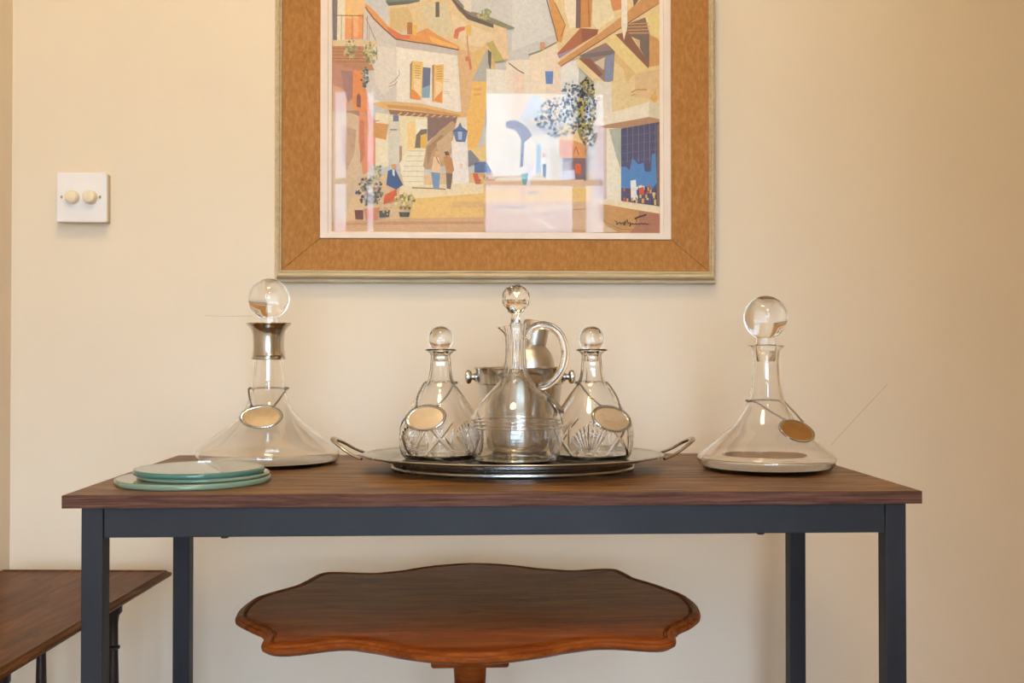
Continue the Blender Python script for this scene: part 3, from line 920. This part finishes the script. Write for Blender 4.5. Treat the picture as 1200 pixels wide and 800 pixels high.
# square in front
a7('#e2bd98', (-20, 428), (722, 418), (722, 560), (-20, 560))
a7('#efe0cc', (60, 410), (520, 405), (520, 425), (60, 432))
a7('#edc67c', (-20, 482), (722, 470), (722, 572), (-20, 582))
a7('#dcb48e', (-20, 580), (722, 570), (722, 800), (-20, 800))
a7('#e6c9a4', (100, 600), (600, 590), (600, 640), (100, 650))
a7L('#a58a86', 9, (50, 606), (200, 612), (280, 612))
a7L('#a98468', 5, (370, 665), (560, 630), (690, 622))
a7('#efe2cc', (335, 680), (370, 690), (460, 752), (440, 762))
a7('#c99f74', (-20, 770), (722, 765), (722, 800), (-20, 800))
# woman and other figures
a7('#e9dde0', (270, 310), (312, 305), (318, 385), (300, 470), (268, 465))
a7('#79aaa8', (240, 380), (292, 372), (276, 462), (252, 452))
a7('#e8b8a4', (245, 470), (268, 470), (265, 560), (240, 560))
a7L('#7a6a6a', 10, (285, 512), (360, 506))
a7('#566a88', (388, 310), (416, 312), (410, 402), (394, 402))
a7('#c98068', (392, 238), (412, 236), (412, 256), (394, 258))
# tree
for w_, col in ((5, '#6b5540'), (2.5, '#c69a58')):
    DL(col, w_ * 2.2, (372, 40), (376, 95), (384, 122), (412, 158), (404, 190), (424, 214), (412, 250), (414, 312))
DL('#6b5540', 6, (414, 250), (402, 290), (400, 315))
blobs(['#66758c', '#7d8a9c', '#8fa3b4', '#56627a', '#b7c4cc'], 170, 655, 138, 27, 24, 1, 2.6)
blobs(['#5c6a80', '#8fa3b4', '#6f7d90'], 60, 672, 112, 14, 18, 1, 2.6)
blobs(['#3c3d4c', '#3f4340', '#9a9350', '#c2ae5c', '#55553f', '#343747', '#d0b964'], 210, 687, 126, 11, 35, 1, 2.8)
blobs(['#5f6d7d', '#a9a56c', '#4a4f55'], 40, 690, 160, 9, 12, 0.8, 2)
# signature strokes
a9L('#3c322c', 9, (340, 560), (375, 575), (365, 610), (390, 600), (410, 575), (425, 605), (450, 580), (465, 610), (470, 580), (480, 560), (470, 625), (510, 545), (520, 600), (545, 580), (550, 600), (540, 635), (575, 590), (590, 610), (625, 590), (625, 612), (660, 595), (670, 610), (700, 590), (720, 610), (745, 592), (765, 612), (800, 600))
a9L('#3c322c', 20, (605, 535), (660, 510), (765, 478))
a9L('#3c322c', 10, (635, 530), (632, 585))

verts, faces, cols = [], [], []
zlo, zhi = R_pic[2] - 0.002, R_pic[3] + 0.002
xlo, xhi = R_pic[0] - 0.002, R_pic[1] + 0.002
PY = WALL_Y - 0.006
for i, (c, q) in enumerate(POLY):
    n0 = len(verts)
    for x, y in q:
        w = on_y(x, y, PY)
        X = min(max(w.x, xlo), xhi)
        Zz = min(max(w.z, zlo), zhi)
        if y <= -38.5:
            Zz = zhi
        verts.append((X - pcx, -0.006 - 4e-6 * i, Zz - pcz))
    faces.append(tuple(range(n0, n0 + len(q))))
    cols.append(lin(c))
me = bpy.data.meshes.new('print')
me.from_pydata(verts, [], faces)
ca = me.color_attributes.new('Col', 'FLOAT_COLOR', 'CORNER')
for poly in me.polygons:
    for li in poly.loop_indices:
        ca.data[li].color = cols[poly.index]
m, nt, p = newmat('print_ink')
at_ = node(nt, 'ShaderNodeVertexColor', layer_name='Col')
nz = noise(nt, mapping(nt, (1, 1, 1)), 160, 5, 0.6, 0.8)
hs = node(nt, 'ShaderNodeHueSaturation')
mr = node(nt, 'ShaderNodeMapRange')
mr.inputs['From Min'].default_value = 0.3; mr.inputs['From Max'].default_value = 0.7
mr.inputs['To Min'].default_value = 0.88; mr.inputs['To Max'].default_value = 1.08
nt.links.new(nz.outputs['Fac'], mr.inputs['Value'])
nt.links.new(mr.outputs[0], hs.inputs['Value'])
nt.links.new(at_.outputs['Color'], hs.inputs['Color'])
nt.links.new(hs.outputs[0], p.inputs['Base Color'])
p.inputs['Roughness'].default_value = 0.6
me.materials.append(m)
o = bpy.data.objects.new('print', me)
COL.objects.link(o)
o.parent = pic
o['label'] = 'watercolour style print of a sunny village street'

# ------------------------------------------------------------------ tray
TC = at(601, 1.473)
tray = thing('serving_tray', 'oval silver serving tray with two loop handles on the console table', 'tray', TC, -YAW)
RA, RB = 0.2105, 0.160                                  # rim semi-axes
def oval(steps, segs=128):
    """steps: (inset from rim, z)"""
    bm = bmesh.new()
    rg = []
    for ins, z in steps:
        a, b = RA - ins, RB - ins
        rg.append([bm.verts.new((a * math.cos(2 * math.pi * k / segs), b * math.sin(2 * math.pi * k / segs), z)) for k in range(segs)])
    return bm, rg
def bridge(bm, rg, closed=False):
    n = len(rg[0])
    pr = list(zip(rg[:-1], rg[1:])) + ([(rg[-1], rg[0])] if closed else [])
    for a, b in pr:
        for k in range(n):
            bm.faces.new((a[k], a[(k + 1) % n], b[(k + 1) % n], b[k]))
FLOOR = 0.0145
bm, rg = oval([(0.036, FLOOR), (0.033, FLOOR), (0.029, FLOOR + 0.0015), (0.024, FLOOR + 0.0035), (0.010, FLOOR + 0.0062), (0.004, FLOOR + 0.0072), (0.002, FLOOR + 0.0085), (0.0, FLOOR + 0.0083), (-0.0005, FLOOR + 0.007), (0.001, FLOOR + 0.0058), (0.005, FLOOR + 0.0050), (0.012, FLOOR + 0.0036), (0.026, FLOOR + 0.0005), (0.032, FLOOR - 0.0018), (0.039, FLOOR - 0.0022), (0.045, FLOOR - 0.0022)])
bridge(bm, rg)
for r_, z_ in ((rg[0], FLOOR), (rg[-1], FLOOR - 0.0022)):
    c_ = bm.verts.new((0, 0, z_))
    for k in range(len(r_)):
        bm.faces.new((r_[k], r_[(k + 1) % len(r_)], c_))
obj('tray_plate', bm, 'tray_silver', tray, 50)
bm, rg = oval([(0.039, FLOOR - 0.0022), (0.040, 0.011), (0.0415, 0.0095), (0.0405, 0.008), (0.0415, 0.0065), (0.0405, 0.0045), (0.0405, 0.0015), (0.042, 0.0), (0.046, 0.0), (0.0465, 0.003), (0.0465, FLOOR - 0.0022)])
bridge(bm, rg, closed=True)
obj('foot_rim', bm, 'tray_silver', tray, 50)
for s in (-1, 1):
    path = spline([(s * x, y, z) for x, y, z in ((RA - 0.004, -0.040, FLOOR + 0.004), (RA + 0.003, -0.036, FLOOR + 0.006), (RA + 0.016, -0.030, FLOOR + 0.012), (RA + 0.030, -0.023, FLOOR + 0.021), (RA + 0.0385, -0.011, FLOOR + 0.0265), (RA + 0.0405, 0.0, FLOOR + 0.028), (RA + 0.0385, 0.011, FLOOR + 0.0265), (RA + 0.030, 0.023, FLOOR + 0.021), (RA + 0.016, 0.030, FLOOR + 0.012), (RA + 0.003, 0.036, FLOOR + 0.006), (RA - 0.004, 0.040, FLOOR + 0.004))], 6)
    obj('handle', tube(path, lambda t: 0.0028 + 0.0022 * math.exp(-((t - 0.5) / 0.16) ** 2), 10, flat=0.7), 'silver', tray, 60)
TZ = TOP + FLOOR + 2 * REST                                        # height of the tray floor

# ------------------------------------------------------------------ decanters
def sph(r, zc, z0, n=18):
    """sphere profile cut open at its lower side where the stem of height z0 joins"""
    return [(r * math.sin(math.pi * i / n), zc - r * math.cos(math.pi * i / n)) for i in range(n + 1)]
def px_profile(rows, s, y0, n=6):
    return [tuple(v) for v in spline([(hw * s, (y0 - y) * s) for y, hw in rows], n)]
def stopper(parent, s, y0, ball_y, ball_r, stem_r, stem_top_y, plug_r, plug_bot_y, mat, collar=None, facets=False):
    zc, R = (y0 - ball_y) * s, ball_r * s
    zb = (y0 - plug_bot_y) * s
    zs = (y0 - stem_top_y) * s
    a0 = math.asin(min(0.99, stem_r * s / R))
    pf = [(0, zb), (plug_r * s * 0.85, zb), (plug_r * s * 0.9, zb + 0.001), (plug_r * s, zs)]
    if collar:
        pf += [(collar * s, zs + 0.0006), (collar * s, zs + 0.0022), (stem_r * s, zs + 0.003)]
    else:
        pf += [(stem_r * s * 1.0, zs + 0.0008)]
    n = 24
    for i in range(n + 1):
        a = a0 + (math.pi - a0) * i / n
        pf.append((R * math.sin(a) if i < n else 0, zc - R * math.cos(a)))
    if facets:
        bm = lathe([(0, zb), (plug_r * s * 0.85, zb), (plug_r * s, zs), (stem_r * s * 1.35, zs + 0.001), (stem_r * s, zs + 0.004), (stem_r * s * 0.95, zc - R - 0.001), (stem_r * s * 1.5, zc - R * 0.96), (R * 0.62, zc - R * 0.80), (R * 0.93, zc - R * 0.42), (R * 1.01, zc), (R * 0.93, zc + R * 0.42), (R * 0.66, zc + R * 0.78), (R * 0.34, zc + R * 0.97), (0, zc + R * 0.97)], 10,
                   fn=lambda t, r, z, i: (r * math.cos(t + (i % 2) * math.pi / 10), r * math.sin(t + (i % 2) * math.pi / 10), z))
        bmesh.ops.triangulate(bm, faces=[f for f in bm.faces if max(v.co.z for v in f.verts) > zc - R * 0.97])
        return obj('stopper', bm, mat, parent)
    return obj('stopper', lathe(pf, 48), mat, parent, 40)

# ship's decanter with silver collar
dL = 1.551; sL = dL / F; yL = 543.0
decL = thing('ship_decanter', "wide-based ship's decanter with silver collar and ball stopper behind the glass discs", 'decanter', at(315, dL), 0)
rows = [(543, 76), (541, 79), (536, 82), (530, 82.5), (525, 80.5), (518, 73), (505, 54.5), (492, 38), (479, 27.3), (466, 22), (453, 18.7), (440, 17.3), (420, 16.5), (402, 16.3), (385, 16.3)]
outL = px_profile(rows, sL, yL)
obj('body', lathe(shell(outL, 0.0026, 0.0048, 0.007, 0.007), 96), 'smoky_glass', decL, 40)
stopper(decL, sL, yL, 350.5, 24, 9.5, 379, 12.0, 404, 'smoky_glass')
cr = [(421.5, 18.6), (421, 19.6), (419, 19.8), (417.5, 18.4), (416.5, 19.2), (415, 18.6), (411, 18.0), (402, 17.9), (394, 18.2), (388, 19.5), (383.5, 22.4), (380.5, 25.4), (379.2, 26)]
ip = [(378.6, 25.6), (380.2, 24.2), (384, 20.5), (386, 17.2), (421.5, 17.2)]
pf = [(hw * sL, (yL - y) * sL) for y, hw in cr + ip]
obj('silver_collar', lathe(pf, 64, closed=True), 'silver', decL, 35, label='polished silver collar with flared lip')

# ship's decanter, plain
dR = 1.465; sR = dR / F; yR = 551.0
decR = thing('ship_decanter', "wide-based clear ship's decanter with ball stopper and plain glass neck", 'decanter', at(897.5, dR), 0)
rows = [(551, 69), (549, 72.5), (545, 76.5), (538, 79.5), (532, 77), (524, 67), (511, 52), (499, 38), (486, 29), (474, 22), (455, 17.5), (436, 15.6), (420.6, 15.2), (412, 16.6), (407, 20.5), (405.6, 21)]
outR = px_profile(rows, sR, yR)
obj('body', lathe(shell(outR, 0.0028, 0.0055, 0.007, 0.007), 96), 'clear_glass', decR, 40)
stopper(decR, sR, yR, 372.8, 25.8, 11, 404.6, 11.8, 424, 'clear_glass')

# small cut-glass decanters
dS = 1.482; sS = dS / F; yS = 415.25 + (ZC - TZ) * F / dS
rowsS = [(537.5, 40), (535, 44), (528, 47.2), (516, 48.5), (505, 48.3), (494, 45.5), (484, 40), (474, 33.5), (464, 27), (455, 20.5), (446, 16), (436, 13.8), (425, 12.7), (417, 12.3), (413.5, 14.5), (411.5, 18.4), (410.6, 18.6)]
outS = px_profile(rowsS, sS, 537.5, 7)
profS = shell(outS, 0.0025, 0.006)
nOut = len(outS) + 5
ZLO, ZHI = 0.006, 0.058
def cut_fn(t, r, z, i):
    rr = r
    if i < nOut and i > 4:
        if ZLO < z < ZHI:
            v = (z - ZLO) / (ZHI - ZLO)
            u = t / (2 * math.pi) * 8
            sct = int(u) % 2
            fu = u - int(u)
            dep = 0.0
            fade = min(1, v / 0.08, (1 - v) / 0.12)
            if sct == 0:
                for sg in (1, -1):
                    d = abs((0.5 + sg * (fu - 0.5)) - v * 0.95 - 0.02)
                    dep = max(dep, 1 - d / 0.075)
                for fq in (0.12, 0.88):
                    d = abs(fu - fq) + abs(v - 0.5) * 0.1
                    dep = max(dep, 0.6 * (1 - d / 0.05))
                d = math.hypot((fu - 0.5) * 1.0, (v - 0.78) * 1.4)
                dep = max(dep, 0.9 * (1 - d / 0.10))
            else:
                a = math.atan2(fu - 0.5, v + 0.06)
                q = a / 0.155
                d = abs(q - round(q))
                if abs(round(q)) <= 4:
                    lim = 0.86 - 0.05 * abs(round(q)) ** 1.3
                    dep = max(dep, (1 - d / 0.42) * (1 if v < lim else 0))
            rr = r - 0.0021 * max(0.0, dep) * max(0, fade)
        elif z > 0.098:
            k = min(1, (z - 0.098) / 0.01) * (1 if z < 0.146 else max(0, 1 - (z - 0.146) / 0.003))
            w = (t % (math.pi / 4)) - math.pi / 8
            rr = r * (1 - k + k * math.cos(math.pi / 8) / math.cos(w))
    return (rr * math.cos(t), rr * math.sin(t), z)
def dense(pf, lo, hi, n=3):
    out = [pf[0]]
    for a, b in zip(pf[:-1], pf[1:]):
        if lo <= min(a[1], b[1]) and max(a[1], b[1]) <= hi:
            for k in range(1, n):
                out.append((a[0] + (b[0] - a[0]) * k / n, a[1] + (b[1] - a[1]) * k / n))
        out.append(b)
    return out
outS = dense(outS, 0.003, 0.064, 3)
profS = shell(outS, 0.0025, 0.006)
nOut = len(outS) + 5
me_s = None
for px, rz, lab in ((516.5, math.radians(-112.5), 'small cut-glass decanter with a plain cream oval label, on the silver tray'), (693.4, math.radians(-78), 'small cut-glass decanter with a script-engraved oval label, on the silver tray')):
    dd = thing('cut_glass_decanter', lab, 'decanter', at(px, dS, TZ), rz, 'small cut-glass decanters on the tray')
    if me_s is None:
        b_ = obj('body', lathe(profS, 336, cut_fn), 'clear_glass', dd, 60)
        me_s = b_.data
        s_ = stopper(dd, sS, 537.5, 398, 14.9, 7.0, 409.8, 9.0, 424, 'smoky_glass')
        me_t = s_.data
        S1 = dd
    else:
        for nm, md in (('body', me_s), ('stopper', me_t)):
            o = bpy.data.objects.new(nm, md)
            COL.objects.link(o)
            o.parent = dd
        S2 = dd

# claret jug in front
dF = 1.415; sF = dF / F; yF = 415.25 + (ZC - TZ) * F / dF
jug = thing('claret_jug', 'tall glass claret jug with loop handle and faceted stopper in the middle of the tray', 'jug', at(604.5, dF, TZ), 0)
q0 = 542.5
rowsF = [(542.5, 41), (540.5, 45.5), (534, 50.5), (522, 54), (508, 55), (495, 53.6), (482, 49), (470, 41), (460, 32), (451, 23.5), (443, 17.5), (435, 14.2), (424, 12.6), (410, 12.2), (397, 12.6), (387, 13.6), (381.5, 14.4)]
outF = dense(px_profile(rowsF, sF, q0, 7), 0.045, 0.070, 5)
profF = shell(outF, 0.0021, 0.0045)
nF = len(outF) + 5
zr = [(q0 - y) * sF for y in (491.5, 495.8, 500)]
ztop = (q0 - 381.5) * sF
def jug_fn(t, r, z, i):
    rr = r
    if 4 < i < nF:
        for z_ in zr:
            rr -= 0.0006 * max(0, 1 - abs(z - z_) / 0.0011)
    x, y = rr * math.cos(t), rr * math.sin(t)
    if z > 0.105:
        k = min(1, (z - 0.105) / 0.02)
        w = (t % (math.pi / 4)) - math.pi / 8
        f = 1 - k + k * math.cos(math.pi / 8) / math.cos(w)
        if i < nF:
            x *= f; y *= f
    if z > ztop - 0.014:
        k = (z - ztop + 0.014) / 0.014
        c = max(0, math.cos(t - math.pi)) ** 6
        x -= 0.0085 * c * k ** 1.5
        z -= 0.003 * c * k
        z += 0.0035 * max(0, math.cos(t)) * k
    return (x, y, z)
obj('body', lathe(profF, 128, jug_fn), 'clear_glass', jug, 40)
stopper(jug, sF, q0, 350, 16.6, 6.0, 381.8, 8.6, 398, 'clear_glass', facets=True)
hp = [(616.0, 396.5), (618.5, 390.5), (624, 384.5), (634, 381), (646, 383.5), (655.5, 391), (661, 403), (662.5, 417), (659.5, 430), (654, 440), (646, 448), (638, 452), (631.5, 453)]
path = spline([((x - 604.5) * sF, 0, (q0 - y) * sF) for x, y in hp], 6)
obj('handle', tube(path, lambda t: (0.0050 + 0.0016 * math.exp(-(t / 0.12) ** 2) - 0.0012 * max(0, t - 0.75) * 4 * 0.7), 14, flat=1.15), 'clear_glass', jug, 60)

# ice bucket
dB = 1.550; sB = dB / F
yB = 415.25 + (ZC - TZ) * F / dB
bkt = thing('ice_bucket', 'silver ice bucket with round knob handles standing behind the claret jug', 'bucket', at(609.5, dB, TZ), 0)
q1 = yB
rowsB = [(q1, 30), (q1 - 1.5, 36), (q1 - 6, 40.5), (q1 - 14, 42.5), (500, 44), (475, 46.3), (452, 48.6), (450, 48.8), (449, 51.0), (447.5, 51.2), (440, 51.8), (433, 52.8), (431.2, 54.2), (430, 54)]
zo = [(hw * sB, (q1 - y) * sB) for y, hw in rowsB]
inn = [(52.6, 430.4), (50.8, 433), (49.5, 447), (47, 455), (42.5, 500), (40.8, q1 - 12), (36, q1 - 5)]
pf = [(0, 0)] + zo + [(hw * sB, (q1 - y) * sB) for hw, y in inn] + [(0, 0.0042)]
obj('body', lathe(pf, 80), 'silver', bkt, 35)
for s in (-1, 1):
    r0 = 51.0 * sB
    kn = [(0, r0), (0.0068, r0), (0.0072, r0 + 0.002), (0.0050, r0 + 0.0035), (0.0042, r0 + 0.0065), (0.0085, r0 + 0.008), (0.0105, r0 + 0.011), (0.0100, r0 + 0.0145), (0.006, r0 + 0.017), (0, r0 + 0.0175)]
    o = obj('knob_handle', lathe(kn, 32), 'silver', bkt, 45)
    o.rotation_euler = (0, s * math.pi / 2, 0)
    o.location = (0, 0, (q1 - 441.5) * sB)

# cocktail shaker leaning in the bucket
ang = math.radians(9.5)
axis_top = at(629.5, dB, TZ + (q1 - 375.5) * sB)
ax = Vector((math.sin(ang), 0, math.cos(ang)))
LEN = 0.187
base = axis_top - ax * LEN
shk = thing('cocktail_shaker', 'brushed steel cocktail shaker leaning inside the ice bucket', 'shaker', base, 0)
shk.rotation_euler = (0, ang, 0)
u = sB
capb = LEN - 27.5 * u
domeb = LEN - 60 * u
obj('body', lathe([(0, 0), (19 * u, 0), (20.5 * u, 0.002), (25 * u, 0.05), (29.5 * u, domeb - 0.01), (30.2 * u, domeb - 0.0012), (29.6 * u, domeb - 0.0004), (0, domeb - 0.0004)], 64), 'brushed_steel', shk, 35)
dome = [(30.6 * u, domeb), (30.8 * u, domeb + 0.003), (30 * u, domeb + 9 * u), (27.5 * u, domeb + 17 * u), (23.5 * u, domeb + 24 * u), (18.5 * u, domeb + 29 * u), (14.8 * u, domeb + 31.5 * u)]
obj('strainer_top', lathe([(0, domeb)] + dome + [(14.8 * u, capb - 0.0003), (0, capb - 0.0003)], 64), 'brushed_steel', shk, 40)
obj('cap', lathe([(0, capb), (15.2 * u, capb), (15.4 * u, capb + 0.001), (15.4 * u, LEN - 0.004), (14.6 * u, LEN - 0.0015), (12.5 * u, LEN - 0.0003), (0, LEN)], 48), 'brushed_steel', shk, 35)

# ------------------------------------------------------------------ hanging decanter labels
def interp(pf, z):
    best = pf[0][0]
    for a, b in zip(pf[:-1], pf[1:]):
        if (a[1] - z) * (b[1] - z) <= 0 and abs(a[1] - b[1]) > 1e-9:
            return a[0] + (b[0] - a[0]) * (z - a[1]) / (b[1] - a[1])
    return pf[-1][0] if z > pf[-1][1] else pf[0][0]
def chain_mesh(path, link=0.0040):
    path = spline(path, 14)
    bm = bmesh.new()
    acc = [0.0]
    for a, b in zip(path[:-1], path[1:]):
        acc.append(acc[-1] + (b - a).length)
    n = max(2, int(acc[-1] / (link * 0.78)))
    j = 0
    for i in range(n + 1):
        s = acc[-1] * i / n
        while j < len(acc) - 2 and acc[j + 1] < s:
            j += 1
        k = (s - acc[j]) / max(1e-9, acc[j + 1] - acc[j])
        p = path[j].lerp(path[j + 1], min(1, k))
        t = (path[j + 1] - path[j]).normalized()
        sd = t.cross(Vector((0, 0, 1)))
        if sd.length < 1e-3:
            sd = Vector((1, 0, 0))
        sd.normalize()
        up = sd.cross(t)
        w = sd if i % 2 else up
        loop = [p + t * (link * 0.5 * math.cos(6.283 * q / 8)) + w * (link * 0.33 * math.sin(6.283 * q / 8)) for q in range(8)]
        tube(loop, link * 0.13, 5, bm, closed=True)
    return bm
def ticket(dec, prof, s, y0, azim, tag_y, ring_y, a, b, tilt, roll, plate, lab, script=True, ring_extra=0.0016, rope=True):
    """oval plate lying on the shoulder of a decanter; azim 0 faces the camera side, positive to the right"""
    D0 = Vector(dec.location)
    zt = (y0 - tag_y) * s
    out = Vector((math.sin(azim), -math.cos(azim), 0))
    side = Vector((math.cos(azim), math.sin(azim), 0))
    up0 = Vector((0, 0, 1))
    nrm_ = (out * math.cos(tilt) + up0 * math.sin(tilt)).normalized()
    upv = (up0 * math.cos(tilt) - out * math.sin(tilt)).normalized()
    e1 = side * math.cos(roll) + upv * math.sin(roll)
    e2 = upv * math.cos(roll) - side * math.sin(roll)
    # push out until the plate clears the glass
    off = 0.0
    for it in range(200):
        c = out * (interp(prof, zt) + off) + Vector((0, 0, zt))
        ok = True
        for q in range(24):
            w = c + e1 * (a * math.cos(6.283 * q / 24)) + e2 * (b * math.sin(6.283 * q / 24)) - nrm_ * 0.0016
            if math.hypot(w.x, w.y) < interp(prof, w.z) + 0.0004:
                ok = False
                break
        if math.hypot((c - nrm_ * 0.0016).x, (c - nrm_ * 0.0016).y) < interp(prof, zt) + 0.0004:
            ok = False
        if ok:
            break
        off += 0.0003
    t = thing('decanter_label', lab, 'label', D0 + c, 0)
    def el(ka, kb, h, n=72):
        return [e1 * (ka * math.cos(6.283185 * q / n)) + e2 * (kb * math.sin(6.283185 * q / n)) + nrm_ * h for q in range(n)]
    def stack(levels, cap=True):
        bm = bmesh.new()
        rg = [[bm.verts.new(v) for v in el(*l)] for l in levels]
        n = len(rg[0])
        for A_, B_ in zip(rg[:-1], rg[1:]):
            for k in range(n):
                bm.faces.new((A_[k], A_[(k + 1) % n], B_[(k + 1) % n], B_[k]))
        if cap:
            bm.faces.new(rg[0]); bm.faces.new(rg[-1])
        else:
            A_, B_ = rg[-1], rg[0]
            for k in range(n):
                bm.faces.new((A_[k], A_[(k + 1) % n], B_[(k + 1) % n], B_[k]))
        return bm
    ia, ib = a - 0.0052, b - 0.0042
    pl = obj('plate', stack([(ia, ib, -0.0008), (ia, ib, 0.0), (ia * 0.9, ib * 0.9, 0.0003), (ia * 0.5, ib * 0.5, 0.0007), (ia * 0.1, ib * 0.1, 0.0008)]), plate, t, 40)
    obj('border', stack([(ia, ib, -0.0012), (a - 0.0012, b - 0.0012, -0.0012), (a - 0.0012, b - 0.0012, 0.0004), (a - 0.0025, b - 0.0023, 0.0012), (ia + 0.0010, ib + 0.0008, 0.0009), (ia, ib, 0.0004)], cap=False), 'silver', t, 40)
    if rope:
        bm = bmesh.new()
        n = 46
        for q in range(n):
            w = 6.283185 * q / n
            p0 = e1 * ((a - 0.0012) * math.cos(w)) + e2 * ((b - 0.0012) * math.sin(w))
            tg = (e1 * (-(a) * math.sin(w)) + e2 * (b * math.cos(w))).normalized()
            dr = (tg * 0.85 + (p0.normalized()) * 0.55).normalized() * 0.0019
            tube([p0 - dr + nrm_ * 0.0002, p0 + nrm_ * 0.0009, p0 + dr + nrm_ * 0.0002], lambda k: 0.0004 + 0.0007 * math.sin(math.pi * k), 6, bm)
        obj('rope_edge', bm, 'tarnished_silver', t, 60)
    if script:
        bm = bmesh.new()
        for stroke in script:
            pth = [e1 * (x * ia) + e2 * (y * ib) + nrm_ * 0.00075 for x, y in stroke]
            tube(spline(pth, 5), 0.00022, 4, bm)
        obj('engraving', bm, 'engraving_dark', pl)
    # chain round the neck
    zr_ = (y0 - ring_y) * s
    R = interp(prof, zr_) + ring_extra
    pts_ = []
    def on_body(az, z, extra):
        rr_ = interp(prof, z) + extra
        return Vector((math.sin(az) * rr_, -math.cos(az) * rr_, z))
    k1 = c + e1 * (-0.5 * a) + e2 * (0.84 * b) + nrm_ * 0.0008
    k2 = c + e1 * (0.5 * a) + e2 * (0.84 * b) + nrm_ * 0.0008
    def azi(v):
        return math.atan2(v.x, -v.y)
    def half(k, sg):
        f0 = abs((azi(k) - azim + math.pi) % (2 * math.pi) - math.pi)
        rk = math.hypot(k.x, k.y) - interp(prof, k.z)
        out_ = [k]
        for q in range(1, 9):
            w = q / 8
            f = f0 + (math.radians(150) - f0) * w
            e = min(1.0, (f - f0) / max(0.3, math.radians(88) - f0))
            e = 1 - (1 - e) ** 1.8
            z = k.z + (zr_ - k.z) * e
            out_.append(on_body(azim + sg * f, z, ring_extra + max(0, rk - ring_extra) * (1 - e) ** 2))
        return out_
    pts_ = half(k1, -1) + [on_body(azim + math.pi, zr_, ring_extra)] + half(k2, 1)[::-1]
    o = obj('chain', chain_mesh([p - c for p in pts_]), 'tarnished_silver', t, 60)
    for kk in (k1, k2):
        lp = [(kk - c) + e1 * (0.0019 * math.cos(6.283 * q / 12)) + nrm_ * (0.0019 * math.sin(6.283 * q / 12)) for q in range(12)]
        obj('ring', tube(lp, 0.0005, 6, closed=True), 'tarnished_silver', t, 60)
    return t
R_ = math.radians
scrS = [[(-0.72, 0.5), (-0.66, 0.1), (-0.6, -0.35)], [(-0.78, 0.42), (-0.62, 0.55)], [(-0.1, 0.05), (0.15, 0.0), (0.4, 0.06), (0.6, 0.0)], [(0.55, -0.2), (0.68, -0.05), (0.78, 0.12)], [(-0.5, -0.25), (-0.2, -0.3), (0.2, -0.28)]]
scrC = [[(-0.62, -0.05), (-0.66, 0.25), (-0.45, 0.3), (-0.5, -0.1), (-0.3, -0.28), (-0.05, -0.2), (0.15, 0.1), (0.38, 0.32), (0.62, 0.3), (0.78, 0.1), (0.7, 0.0)], [(0.0, 0.05), (0.22, 0.22), (0.5, 0.2)], [(-0.55, -0.3), (-0.1, -0.32), (0.1, -0.2)]]
ticket(decL, outL, sL, yL, R_(-1), 486, 455, 0.0310, 0.0205, R_(36), 0.0, 'label_plate_dimmed', "oval rope-edged silver label on the silver-collared ship's decanter", scrS, ring_extra=0.0042)
ticket(S1, outS, sS, 537.5, R_(-21), 488, 449, 0.0305, 0.0205, R_(28), R_(4), 'label_plate', 'blank pale oval silver label on a small cut-glass decanter', None, ring_extra=0.0022)
ticket(S2, outS, sS, 537.5, R_(23), 489, 449, 0.0305, 0.0205, R_(28), R_(-10), 'label_plate', 'oval silver label engraved with flowing script on a small cut-glass decanter', scrC, ring_extra=0.0022)
ticket(decR, outR, sR, yR, R_(28), 502, 470, 0.0310, 0.0195, R_(38), R_(-9), 'gilt_plate', "oval gilt label on the plain clear ship's decanter", None, ring_extra=0.0022, rope=False)
ticket(jug, outF, sF, q0, R_(82), 474, 440, 0.0290, 0.0148, R_(42), 0.0, 'tarnished_silver', 'tarnished filigree label hanging edge-on from the claret jug', None, ring_extra=0.0030)

# ------------------------------------------------------------------ stacked green glass discs
def glass_disc(px, d, r, z0, z1, lab, edge='sage_edge'):
    h_ = z1 - z0
    b = min(0.0022, h_ * 0.4)
    o = thing('glass_disc', lab, 'glass disc', at(px, d, TOP + REST + z0), 0, 'stacked round glass discs')
    obj('disc', lathe([(0, 0), (r - b - 0.0004, 0), (r - b - 0.0004, h_), (0, h_)], 128), 'green_glass', o, 60)
    obj('ground_edge', lathe([(r - b, 0), (r - b * 0.3, b * 0.3), (r, b), (r, h_ - b), (r - b * 0.3, h_ - b * 0.3), (r - b, h_)], 128, closed=True), edge, o, 60)
glass_disc(228, 1.332, 0.0955, 0.0, 0.0070, 'largest round green glass disc at the bottom of the stack')
glass_disc(240, 1.335, 0.0815, 0.0072, 0.0115, 'thin round green glass disc in the middle of the stack')
glass_disc(234.5, 1.330, 0.0800, 0.0117, 0.0185, 'round teal-edged glass disc on top of the stack', 'teal_edge')
